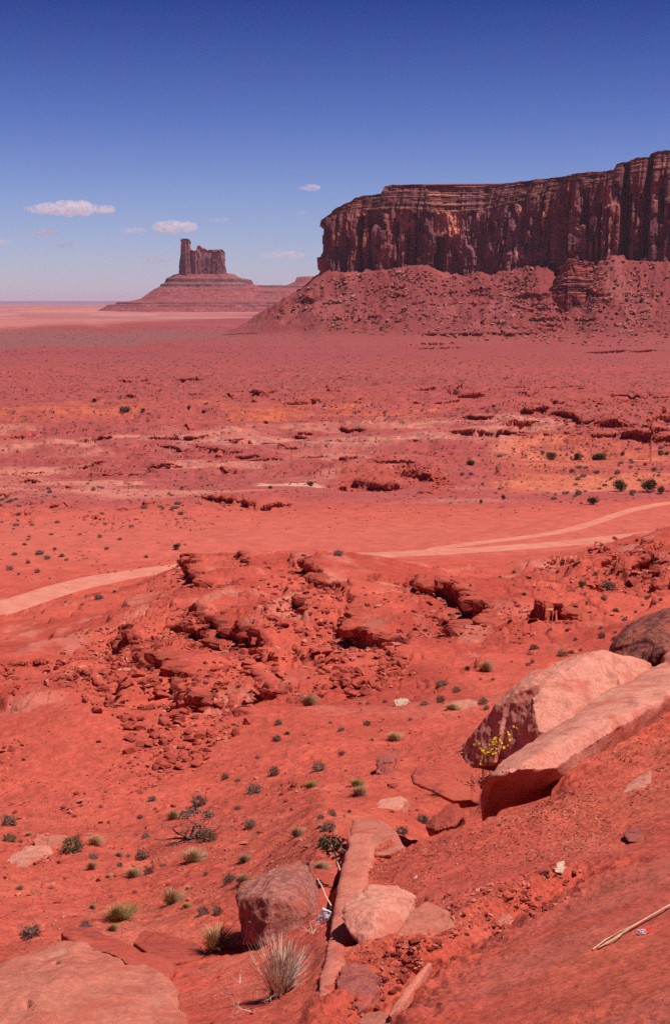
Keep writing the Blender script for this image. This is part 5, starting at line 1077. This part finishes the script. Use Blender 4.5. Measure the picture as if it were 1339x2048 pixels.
# unmistakable plants
for k, x, y, w, hf, lab in [
    ('juniper', 1240, 983, 36, .95, 'round dark juniper, left one of the big pair on orange sand'), ('juniper', 1300, 984, 36, 1.0, 'largest dark juniper, close to the frame edge on orange sand'),
    ('juniper', 1322, 988, 22, 1.0, 'smaller juniper touching the largest juniper'), ('juniper', 1185, 1009, 26, .85, 'juniper standing nearest the dirt track branch'),
    ('juniper', 1104, 917, 24, .6, 'low juniper leftmost in the row on the upper orange strip'), ('juniper', 1151, 917, 20, .75, 'upright juniper, middle of the row on the upper orange strip'),
    ('juniper', 1197, 920, 38, .4, 'wide flat juniper bush ending the row on the upper orange strip'), ('juniper', 941, 929, 22, .5, 'lone dark bush at the left end of the orange sand'),
    ('juniper', 1006, 1000, 10, 1.7, 'slim upright little tree beyond the sand flat'), ('juniper', 961, 1008, 11, 1.1, 'tiny tree with a bare trunk beyond the sand flat'),
    ('juniper', 353, 1099, 16, 1.2, 'small lone tree on the bare sand behind the road'), ('juniper', 1163, 1174, 20, .9, 'spiky green bush among the dark blocks of the right hillside'),
    ('juniper', 541, 978, 13, .7, 'round dark bush beside the white sand patch'), ('juniper', 622, 971, 17, .6, 'dark bush at the right end of the white sand patch'), ('juniper', 1332, 909, 14, .6, 'dark bush at the frame edge on the upper orange strip'),
    ('juniper', 285, 823, 14, .6, 'dark bush on the far flat, left of a spaced pair'), ('juniper', 378, 818, 14, .6, 'round far bush, left of the spaced pair'), ('juniper', 407, 825, 12, .6, 'round far bush, right of the spaced pair'),
    ('sage', 250, 820, 26, .3, 'long low dark bush on the far flat'), ('juniper', 190, 803, 18, .4, 'flat dark bush left of the long low far bush'), ('juniper', 532, 847, 12, .6, 'far bush halfway between the spaced pair and the white streak'),
    ('sage', 676, 1110, 20, .6, 'shrub on the hill crest where the road reappears'), ('green', 1155, 990, 14, 1.0, 'thin bush left of the big juniper pair'),
    ('tan', 616, 1412, 34, 1.0, 'bleached grass clump at the top of the sandy flat'), ('tan', 970, 1343, 36, .9, 'domed dry grass clump left of the boulder peak'),
    ('sage', 508, 1586, 32, .8, 'dark domed shrub left of the short row of stones'), ('sage', 548, 1550, 27, .9, 'dark shrub just above the short row of stones'), ('sage', 637, 1542, 25, 1.1, 'upright dark shrub right of the short row of stones'),
    ('yellow', 620, 1576, 30, .6, 'low spreading grass at the right end of the short stone row'), ('green', 145, 1703, 50, .8, 'wide grey green grass clump between the two left rocks'),
    ('sage', 20, 1650, 36, .7, 'dark shrub by the frame edge, upper of two'), ('green', 20, 1683, 32, .6, 'greenish shrub by the frame edge, lower of two'), ('tan', 190, 1690, 34, .8, 'pale wispy tuft right of the grey green clump'),
    ('sage', 283, 1718, 27, 1.0, 'dark shrub left of the twiggy dead sprig'), ('tan', 266, 1755, 38, .7, 'tan grass clump below the dark shrub and dead sprig'), ('tan', 386, 1724, 52, .7, 'broad tan grass clump below the dead bush'),
    ('sage', 298, 1748, 18, 1.1, 'small shrub right of the tan clump'), ('tan', 488, 1724, 28, .8, 'faint dry tuft right of the broad tan clump'), ('sage', 458, 1766, 26, 1.1, 'dark shrub joined to a tan clump above the block boulder'),
    ('tan', 486, 1771, 36, .9, 'tan clump joined to a dark shrub above the block boulder'), ('tan', 344, 1808, 42, 1.1, 'tall dry tuft in the middle of the red flat'), ('yellow', 238, 1842, 54, .9, 'largest yellow green tuft behind the flat layered slab'),
    ('yellow', 226, 1862, 24, .9, 'little yellow tuft in front of the largest yellow green tuft'), ('sage', 267, 1823, 16, 1.2, 'small dark shrub right of the largest yellow green tuft'), ('sage', 171, 1859, 28, .8, 'dark shrub at the left end of the flat layered slab'),
    ('sage', 62, 1876, 46, .8, 'big dark shrub behind the domed boulder'), ('sage', 407, 1829, 24, .9, 'left of two small shrubs beside the grey bush'), ('sage', 435, 1828, 20, 1.2, 'right of two small shrubs beside the grey bush'),
    ('tan', 432, 1900, 78, .9, 'grey tan bush leaning on the left of the block boulder'), ('sage', 545, 1752, 22, 1.0, 'shrub behind the block boulder'), ('tan', 640, 1740, 40, .5, 'dry tuft behind the rusty hump of rock'),
    ('sage', 656, 1662, 30, .9, 'dark bush above the white stemmed sprig'), ('green', 650, 1692, 34, .8, 'olive bush at the base of the white stemmed sprig'), ('tan', 592, 1672, 30, .8, 'purplish dry tuft on bare soil left of the olive bush'),
    ('sage', 664, 1632, 18, 1.0, 'small shrub over the dark bush'), ('sage', 803, 1668, 30, .7, 'grey lavender shrub tucked behind the slab tip'), ('sage', 845, 1645, 30, .7, 'grey shrub right of the slab tip'),
    ('tan', 718, 1592, 36, .8, 'pale lilac tuft near the wedge slab'), ('yellow', 712, 1573, 34, .6, 'yellow brown tuft above the pale lilac tuft'), ('green', 895, 1590, 62, .9, 'pale green tuft growing against the layered rock'),
    ('tan', 787, 1480, 34, .6, 'straw coloured tuft on the middle of the sandy flat'), ('sage', 882, 1371, 26, .5, 'low shrub above the pale low block'), ('tan', 903, 1420, 28, .6, 'dry tuft at the left end of the pale low block'), ('sage', 966, 1408, 20, .9, 'shrub between the pale low block and boulder peak'),
    ('sage', 880, 1405, 18, 1.1, 'shrub left of the pale low block'), ('sage', 733, 1450, 14, .9, 'round shrub on the sand, above the straw coloured tuft'), ('sage', 557, 1449, 16, .9, 'upper of two dark shrubs on the left sandy flat'), ('sage', 553, 1482, 18, .9, 'lower of two dark shrubs on the left sandy flat'),
    ('tan', 935, 1500, 30, .9, 'dry grass at the left foot of the boulder peak'), ('sage', 1215, 1178, 30, .6, 'greyish wide shrub right of the spiky green bush'), ('green', 1123, 1311, 20, .6, 'olive shrub just above the boulder peak'),
    ('tan', 1231, 1222, 18, .6, 'tan tuft above the dark streaked boulder'), ('sage', 398, 1612, 30, 1.1, 'leafy shrub behind the dead bush'), ('tan', 345, 1640, 28, 1.1, 'dry growth at the left of the dead bush'), ('green', 415, 1682, 34, .9, 'olive growth at the right foot of the dead bush'),
    ('sage', 198, 1198, 18, .6, 'shrub just below the left stretch of the road'), ('sage', 80, 1108, 20, .5, 'dark flat shrub on the left sand above the road'), ('yellow', 372, 1815, 20, .6, 'low yellow tuft between dry tuft and small shrubs'), ('tan', 185, 1818, 18, .8, 'grey wisp above the flat layered slab')]:
    plant(k, x, y, w, lab, hfac=hf)
# plants that only their place tells apart, by patch
PATCH = [
    ('sage', 'small grey shrub dotting the shrubby red flat', 'small shrubs of the shrubby flat', [(187, 1718, 18), (183, 1738, 18), (237, 1714, 14), (256, 1714, 12), (240, 1733, 14), (216, 1756, 14), (326, 1733, 12), (412, 1750, 9), (376, 1778, 14), (40, 1779, 16), (130, 1620, 14), (202, 1615, 10), (305, 1602, 15), (240, 1648, 12), (280, 1637, 12), (291, 1676, 15), (500, 1654, 22), (57, 1672, 14), (475, 1620, 12), (450, 1558, 14), (475, 1564, 12), (510, 1607, 10), (583, 1621, 9), (602, 1623, 8), (641, 1638, 13), (698, 1625, 9), (640, 1655, 14)]),
    ('sage', 'small shrub dotting the sandy flat before the boulders', 'small shrubs of the sandy flat', [(682, 1461, 12), (744, 1481, 7), (683, 1508, 13), (612, 1503, 14), (575, 1468, 10), (720, 1408, 8), (735, 1409, 8), (769, 1406, 9), (848, 1410, 15), (935, 1337, 11), (960, 1360, 10), (912, 1384, 15), (972, 1418, 12), (985, 1361, 8), (515, 1517, 10), (660, 1447, 9), (640, 1496, 8), (820, 1440, 7)]),
    ('sage', 'little shrub on the slope behind the boulder peak', 'shrubs behind the boulder peak', [(1066, 1299, 14), (1142, 1307, 12), (1160, 1302, 8), (1063, 1327, 12), (1055, 1331, 9), (1022, 1325, 7), (1206, 1200, 12), (1172, 1207, 10), (1202, 1276, 14), (1228, 1280, 12), (1229, 1266, 8), (1200, 1258, 8), (1247, 1266, 9), (1292, 1198, 14), (1283, 1212, 10), (1303, 1180, 9), (1248, 1241, 8), (1259, 1200, 14), (1075, 1297, 9), (1100, 1260, 7), (1180, 1226, 8), (1150, 1280, 8), (1320, 1200, 9), (1270, 1225, 8), (1190, 1150, 9), (1310, 1130, 9)]),
    ('sage', 'small shrub on the open spur below the road', 'shrubs of the open spur', [(882, 1164, 9), (1027, 1146, 12), (1048, 1189, 8), (1000, 1155, 8), (940, 1172, 7), (900, 1245, 8), (560, 1385, 8), (1010, 1188, 8), (930, 1205, 9)]),
    ('sage', 'dark shrub on the sand left of the lone roadside tree', 'shrubs above the left road', [(95, 1118, 11), (57, 1127, 9), (125, 1113, 9), (133, 1121, 9), (214, 1099, 8), (230, 1184, 9), (132, 1206, 8), (293, 1115, 8), (30, 1110, 10), (20, 1140, 10), (50, 1090, 9), (110, 1100, 8), (38, 1150, 8), (65, 1160, 8), (160, 1070, 9), (200, 1075, 8), (240, 1080, 8), (75, 1145, 9)]),
]
for kind, lab, grp, lst in PATCH:
    for x, y, w in lst:
        q_ = random.random(); w *= random.uniform(.8, 1.25)
        if q_ < .68: plant(kind, x, y, w, lab, grp, hfac=random.uniform(.6, 1.05))
        elif q_ < .88: plant('tan', x, y, w * 1.15, lab.replace('small grey shrub', 'small shrub').replace('little shrub', 'small shrub').replace('dark shrub', 'small shrub').replace('small shrub', 'small dry grass tuft'), grp.replace('shrubs', 'dry tufts'), hfac=random.uniform(.6, .9))
        else: plant('twiggy', x, y, w * 1.2, lab.replace('small grey shrub', 'small shrub').replace('little shrub', 'small shrub').replace('dark shrub', 'small shrub').replace('small shrub', 'small twiggy bush'), grp.replace('shrubs', 'twiggy bushes'), hfac=random.uniform(.7, 1.0))
rr = random.Random(5)
lst = scatter([(900, 900), (1339, 895), (1339, 990), (1150, 1010), (920, 980)], 60, 6, 13, 0, 2, 51)
for a, b, h, s in lst: plant('sage', a, b, s, 'small scrub tuft scattered on the orange sand around the junipers', 'scrub on the orange sand', hfac=.6, h=h)
lst = scatter([(0, 960), (250, 950), (480, 1000), (330, 1070), (0, 1090)], 46, 7, 14, .3, 2, 52)
for a, b, h, s in lst: plant('sage', a, b, s, 'dark scrub bush in the rocky patch left of the long black edged ledge', 'scrub of the left rocky patch', hfac=.55, h=h)
# the rest: scrub too small and too many to count
Q_LO = [quads_cloud(16, .17, 700 + i, rz=.4) for i in range(8)]
def merge_q(items, name, mat, label): return merge([(x, y, z, s * 2, s * 2, s * 2 * hf, rz, 0) for x, y, z, s, hf, rz in items], Q_LO, name, mat, label)
def bulk_p(poly_, n, lo, hi, seed, clump=.3, power=2.0):
    return [(h.x, h.y, float(ground(h.x, h.y)), s * px_m(h.y), random.uniform(.5, .9), random.uniform(0, 6.28)) for a, b, h, s in scatter(poly_, n, lo, hi, clump, power, seed)]
it = bulk_p([(0, 700), (1339, 715), (1339, 790), (0, 800)], 3600, 1.6, 5.5, 61, .2, 3) + bulk_p([(0, 800), (1339, 790), (1339, 1000), (900, 1040), (400, 980), (0, 1000)], 4000, 1.8, 7, 62, .35, 3) + bulk_p([(0, 655), (640, 650), (700, 700), (0, 710)], 2200, 1.2, 3, 63, .2) \
    + bulk_p([(640, 810), (1180, 808), (1180, 845), (640, 850)], 260, 3, 7, 64, .1) + bulk_p([(0, 1080), (400, 1080), (300, 1140), (0, 1190)], 60, 4, 8, 65, .4) + bulk_p([(0, 960), (500, 960), (420, 1060), (0, 1080)], 420, 3, 8, 66, .5) + bulk_p([(700, 900), (1339, 890), (1339, 1000), (900, 1010)], 300, 3, 7, 67, .3)
merge_q(it, 'scrub', m_far, 'low dark scrub dotted over the valley floor')
it = bulk_p([(0, 1580), (650, 1540), (690, 1720), (400, 1840), (0, 1860)], 110, 4, 9, 68, .3) + bulk_p([(900, 1150), (1339, 1100), (1339, 1240), (1200, 1300), (900, 1350)], 70, 3, 7, 69, .2)
merge_q(it, 'dry_weeds', m_tan, 'tiny dry weeds between the shrubs and stones')

# ---- dead branched bush on the red flat
h = hit(380, 1677); sz = 120 * px_m(h.y); db = empty('dead_bush', h); db.scale = (sz * 1.55, sz * 1.2, sz * .85); tag(db, 'large dead bush with twisted bare branches and a few leafy tips on the red flat', 'dead bush')
v, f, tips = twigs(13, 77, 4, .026, .25, 1.0, .42, .40)
mesh_np('branches', v, f, m_wood, False, parent=db)
tp_ = []
for t_ in sorted(tips, key=lambda t: -t.z):
    if all((t_ - q_).length > .22 for q_ in tp_) and len(tp_) < 3: tp_.append(t_)
for i, t_ in enumerate(tp_):
    V_, F_ = quads_cloud(120, .016, 800 + i, rx=.17, rz=.17, flatb=False); mesh_np('leaf_clump', V_ + np.array(t_[:]), F_, m_sage, False, parent=db)
h = hit(306, 1738); sz = 50 * px_m(h.y); d2 = empty('dead_bush', h); d2.scale = (sz,) * 3; tag(d2, 'thin twiggy dead sprig between two dark shrubs on the red flat', 'dead bush')
v, f, tips = twigs(3, 79, 3, .02, .38, .35, 1.1, .3); mesh_np('branches', v, f, m_wood, False, parent=d2)
# ---- bleached bush at the bottom of the picture
h = hit(560, 1990); sz = 130 * px_m(h.y); wb = empty('dry_bush', h); wb.scale = (sz,) * 3; tag(wb, 'bleached straw bush of upright pale stalks at the bottom edge', 'dry bush')
v, f = blades(300, 90, .013, .5, 1.05, .12, 4); mesh_np('stalks', v, f, m_straw, False, parent=wb)
v, f, _ = twigs(7, 91, 3, .011, .26, .7, .7, .3); mesh_np('branches', v, f, m_straw, False, parent=wb)
def sprig(px, py, wpx, label, seed, mat, n=5, dep=3, name='dry_sprig', cat='dry sprig', up=.5, r0=.014, mnd=False):
    h = hit(px, py); sz = wpx * px_m(h.y); e = empty(name, h); e.scale = (sz,) * 3; tag(e, label, cat)
    v, f, _ = twigs(n, seed, dep, r0, .3, .8, up, .35); mesh_np('branches', v, f, mat, False, parent=e); return e
sprig(505, 2025, 90, 'flat pale broken twigs lying at the bottom edge under the bleached bush', 92, m_straw, 4, 3, up=.15)
sprig(625, 1868, 95, 'tangle of dry straw twigs at the foot of the block boulder', 93, m_straw, 9, 3, r0=.008)
sprig(570, 1900, 80, 'orange brown dry twigs in the gap under the block boulder', 94, m_tan, 8, 3, r0=.008)
sprig(505, 1930, 60, 'small dry weed below the left corner of the block boulder', 95, m_tan, 6, 3, r0=.008)
sprig(480, 1965, 60, 'pale low weed left of the bleached bush', 96, m_straw, 5, 3, up=.3, r0=.009)
sprig(460, 1990, 45, 'dark bare root left of the bleached bush', 97, m_wood, 3, 2, up=.3, r0=.02)
sprig(985, 1608, 60, 'pale dry twig lying along the dark foot of the long slab', 98, m_straw, 3, 3, up=.1, r0=.014)
sprig(1330, 1350, 30, 'small dry sprig on the soil at the right end of the long slab', 99, m_tan, 6, 2, r0=.012)
def stick(name, label, cat, pts, rad, mat, taper=.5, z_up=.0, parent=None):
    Vs, Fs = [], []
    for i, p in enumerate(pts):
        t = i / (len(pts) - 1); rr_ = rad * (1 - (1 - taper) * t); d = (pts[min(i + 1, len(pts) - 1)] - pts[max(i - 1, 0)]).normalized(); u = d.orthogonal().normalized(); v = d.cross(u)
        for k in range(6): Vs.append((p + (u * math.cos(k * PI / 3) + v * math.sin(k * PI / 3)) * rr_)[:])
    F = grid_faces(len(pts), 6, True); o = mesh_np(name, np.array(Vs), F, mat, True, parent=parent)
    if label: tag(o, label, cat)
    return o
Yk = mound_hit(690, 1740) + .1
def wavy(a, b, n, amp, seed):
    r = random.Random(seed); return [a.lerp(b, i / n) + Vector((r.gauss(0, amp), 0, r.gauss(0, amp))) * (0 < i < n) for i in range(n + 1)]
sg = empty('leafy_sprig', P(680, 1742, Yk)); tag(sg, 'white stemmed sprig with a green tuft, leaning from the edge of the long slab', 'sprig')
a = P(680, 1742, Yk) - sg.location; bq = P(662, 1690, Yk) - sg.location
stick('stem', None, None, wavy(a, bq, 5, .004, 3), .012, m_straw, .5, parent=sg); V_, F_ = quads_cloud(160, .03, 811, rx=.32, rz=.3, flatb=False); mesh_np('leaf_clump', V_ * .8 + np.array(bq[:]), F_, m_green, False, parent=sg)
stick('dry_stalk', 'single thin straw stalk leaning beside the white scrap', 'dry stalk', wavy(P(662, 1812, 11.9), P(634, 1757, 12.3), 5, .004, 5), .007, m_straw)
def gm(px, py, up=0):
    y = hit(px, py).y; return P(px, py, y) + Vector((0, 0, up))
reed = empty('dry_reed', gm(1250, 1868)); tag(reed, 'long dry reed lying split on smooth sand at the right edge', 'dry reed')
def rel(pts): return [p - reed.location for p in pts]
stick('stalk', None, None, rel([gm(1195, 1900, .01), gm(1225, 1884, .02), gm(1262, 1862, .03), gm(1300, 1840, .03), gm(1338, 1818, .03), gm(1360, 1806, .03)]), .007, m_reed, 1.1, parent=reed)
stick('stalk', None, None, rel([gm(1184, 1902, .01), gm(1210, 1883, .015), gm(1240, 1868, .02), gm(1290, 1846, .02)]), .005, m_reed, .8, parent=reed)
stick('stalk', None, None, rel([gm(1208, 1893, .01), gm(1228, 1886, .015), gm(1245, 1872, .02)]), .005, m_tan, .6, parent=reed)
# ---- yellow flowers between the boulder peak and the long slab
fl = empty('flowering_plant', P(1000, 1520, 19.6)); tag(fl, 'yellow flowering plant in the cleft between the boulder peak and long slab', 'flowering plant'); fz = fl.location
rf = random.Random(12); Vp, Fp, Vst, Fst, Vl, Fl = [], [], [], [], [], []
heads = []
for i in range(36):
    t = rf.random(); x = 962 + 75 * t + rf.gauss(0, 7); y = 1512 - 50 * t + rf.gauss(0, 9); heads.append(P(x, y, 19.2 + 1.3 * t) - fz)
for k, p in enumerate(heads):
    for q in range(3):
        c_ = p + Vector((rf.gauss(0, .02), rf.gauss(0, .02), rf.gauss(0, .02))); a_ = Vector([rf.gauss(0, 1) for _ in range(3)]).normalized() * .015; b_ = a_.cross(Vector([rf.gauss(0, 1) for _ in range(3)])).normalized() * .015; o_ = len(Vp)
        Vp += [(c_ - a_ - b_)[:], (c_ + a_ - b_)[:], (c_ + a_ + b_)[:], (c_ - a_ + b_)[:]]; Fp.append((o_, o_ + 1, o_ + 2, o_ + 3))
    if k % 2 == 0:
        o_ = len(Vst); g_ = p + Vector((rf.gauss(0, .05), .05, -.4)); w_ = Vector((.003, 0, 0)); Vst += [(p - w_)[:], (p + w_)[:], (g_ + w_)[:], (g_ - w_)[:]]; Fst.append((o_, o_ + 1, o_ + 2, o_ + 3))
mesh_np('blossoms', np.array(Vp), np.array(Fp), m_flow, False, parent=fl); mesh_np('stems', np.array(Vst), np.array(Fst), m_ygrass, False, parent=fl)

# ---- litter
def crumple(name, label, cx_, cy_, w, hgt, mat, Y, seed, cat='litter', lift=.0):
    n = 22; gx_, gy_ = np.meshgrid(np.linspace(-.5, .5, n), np.linspace(-.5, .5, n)); p = np.stack([gx_.ravel() * 3, gy_.ravel() * 3, gx_.ravel() * 0 + seed], 1)
    z = np.abs(fbm3(p, 4, seed, ridged=True)) * .5 + .28 * (1 - (gx_.ravel() ** 2 + gy_.ravel() ** 2) * 3)
    m = px_m(Y); V = np.stack([gx_.ravel() * w * m * (1 + .2 * fbm3(p, 2, seed + 1)), z * hgt * m * -.35, gy_.ravel() * hgt * m * 1.0 + z * hgt * m * .2], 1)
    o = mesh_np(name, V, grid_faces(n, n), mat, True); sol = o.modifiers.new('t', 'SOLIDIFY'); sol.thickness = .004; o.location = P(cx_, cy_, Y) + Vector((0, 0, lift)); return tag(o, label, cat)
m_paper, nt, b = new_mat('white_litter', .5); b.inputs['Base Color'].default_value = (.72, .70, .82, 1)
m_redp, nt, b = new_mat('red_litter', .5); b.inputs['Base Color'].default_value = (.6, .05, .03, 1)
s1 = crumple('crumpled_wrapper', 'crumpled white wrapper caught between the block boulder and long slab', 648, 1834, 26, 34, m_paper, hit(648, 1842).y - .08, 3); s1.rotation_euler = (0, .5, 0)
yy_ = hit(1284, 1868).y; s2 = crumple('crumpled_paper', 'tiny white paper scrap with a red corner beside the reed', 1281, 1865, 20, 12, m_paper, yy_ - .02, 5)
s3 = mesh_np('red_corner', np.array([(0, 0, 0), (.05, .01, .004), (.045, .02, .022), (.005, .01, .014)]) + np.array((.025, 0, .008)), np.array([(0, 1, 2, 3)]), m_redp, False, parent=s2)

# ------------------------------------------------------------------ clouds (small fair weather puffs, beyond and above the haze box)
def cloud_mat(dens):
    m = bpy.data.materials.new('cloud_vapour'); m.use_nodes = True; nt = m.node_tree; nt.nodes.clear(); o = nt.nodes.new('ShaderNodeOutputMaterial'); v = nt.nodes.new('ShaderNodeVolumePrincipled')
    v.inputs['Color'].default_value = (1.0, .95, .97, 1); v.inputs['Anisotropy'].default_value = .0
    tc = nt.nodes.new('ShaderNodeTexCoord'); n = noise_node(nt, tc.outputs['Object'], .0085, 5, .65); r = ramp(nt, n.outputs[0], [(.42, G3(0)), (.72, G3(1))]); mu = N(nt, 'ShaderNodeMath', operation='MULTIPLY'); nt.links.new(r.outputs[0], mu.inputs[0]); mu.inputs[1].default_value = dens
    nt.links.new(mu.outputs[0], v.inputs['Density']); nt.links.new(v.outputs[0], o.inputs['Volume']); return m
mc1, mc2, mc3 = cloud_mat(.009), cloud_mat(.008), cloud_mat(.006)
def cloud(x0, x1, y0, y1, mat, label, seed, n=9):
    Yc = 27000.0; r = random.Random(seed); c0 = P((x0 + x1) / 2, (y0 + y1) / 2, Yc); m = px_m(Yc); W = (x1 - x0) * m / 2; Hh = (y1 - y0) * m / 2
    bm = bmesh.new()
    for i in range(n):
        t = (i + .5) / n * 2 - 1; rr_ = Hh * (1.0 - .5 * abs(t)) * r.uniform(.55, 1.25)
        mt = bmesh.ops.create_icosphere(bm, subdivisions=2, radius=1)
        for v in mt['verts']: v.co = Vector((v.co.x * max(rr_ * 1.1, W / n * 1.5) + t * W * .85, v.co.y * rr_ * 1.6 + r.uniform(-.2, .2), v.co.z * rr_ * (1 if v.co.z > 0 else .75) - Hh * .15))
    me = bpy.data.meshes.new('cloud'); bm.to_mesh(me); bm.free(); o = bpy.data.objects.new('cloud', me); COL.objects.link(o)
    md = o.modifiers.new('r', 'REMESH'); md.mode = 'VOXEL'; md.voxel_size = Hh / 7; dg = bpy.context.evaluated_depsgraph_get(); m2 = bpy.data.meshes.new_from_object(o.evaluated_get(dg)); o.modifiers.clear(); o.data = m2
    m2.materials.clear(); m2.materials.append(mat); o.location = c0; return tag(o, label, 'cloud')
cloud(36, 240, 396, 436, mc1, 'longest pinkish cloud, high over the left horizon', 1, 13)
cloud(306, 394, 436, 470, mc1, 'bright puffy cloud just above the butte', 2, 8)
cloud(592, 642, 366, 384, mc1, 'small bright cloud left of the mesa top', 3, 5)
cloud(52, 124, 453, 476, mc2, 'small cloud below the longest cloud', 4, 7)
cloud(515, 612, 498, 520, mc2, 'thin streak cloud between butte and mesa', 5, 9)
cloud(238, 296, 452, 468, mc3, 'faint wisp left of the bright puffy cloud', 6, 6)
cloud(105, 158, 482, 498, mc3, 'faint wisp under the small left cloud', 7, 6)
cloud(262, 350, 511, 529, mc3, 'faint low streak left of the butte', 8, 8)
cloud(416, 456, 432, 446, mc3, 'tiny wisp right of the bright puffy cloud', 9, 4)
cloud(586, 616, 420, 432, mc3, 'tiny wisp under the small bright cloud', 10, 4)
cloud(-30, 28, 476, 492, mc3, 'wisp cut by the left frame edge', 11, 6)

# ------------------------------------------------------------------ haze
bm = bmesh.new(); bmesh.ops.create_cube(bm, size=1)
zlo = float(Z.min()) - 8; zlo = min(zlo, -75); zhi = 245
for v in bm.verts: v.co = Vector((v.co.x * 150000, v.co.y * 92000 + 500, zlo if v.co.z < 0 else zhi))
me = bpy.data.meshes.new('haze'); bm.to_mesh(me); bm.free(); hz = bpy.data.objects.new('haze', me); COL.objects.link(hz); tag(hz, kind='stuff')
mh = bpy.data.materials.new('thin_haze'); mh.use_nodes = True; nt = mh.node_tree; nt.nodes.clear(); o_ = nt.nodes.new('ShaderNodeOutputMaterial'); v_ = nt.nodes.new('ShaderNodeVolumePrincipled')
v_.inputs['Color'].default_value = (.72, .63, .86, 1); v_.inputs['Density'].default_value = 2.3e-5; nt.links.new(v_.outputs[0], o_.inputs['Volume']); me.materials.append(mh)
print('Z range', Z.min(), Z.max(), 'rocks', n_ind, len(rest), 'plants', n_pl, cnt, 'mesa z', max(v.co.z for v in mo.data.vertices))
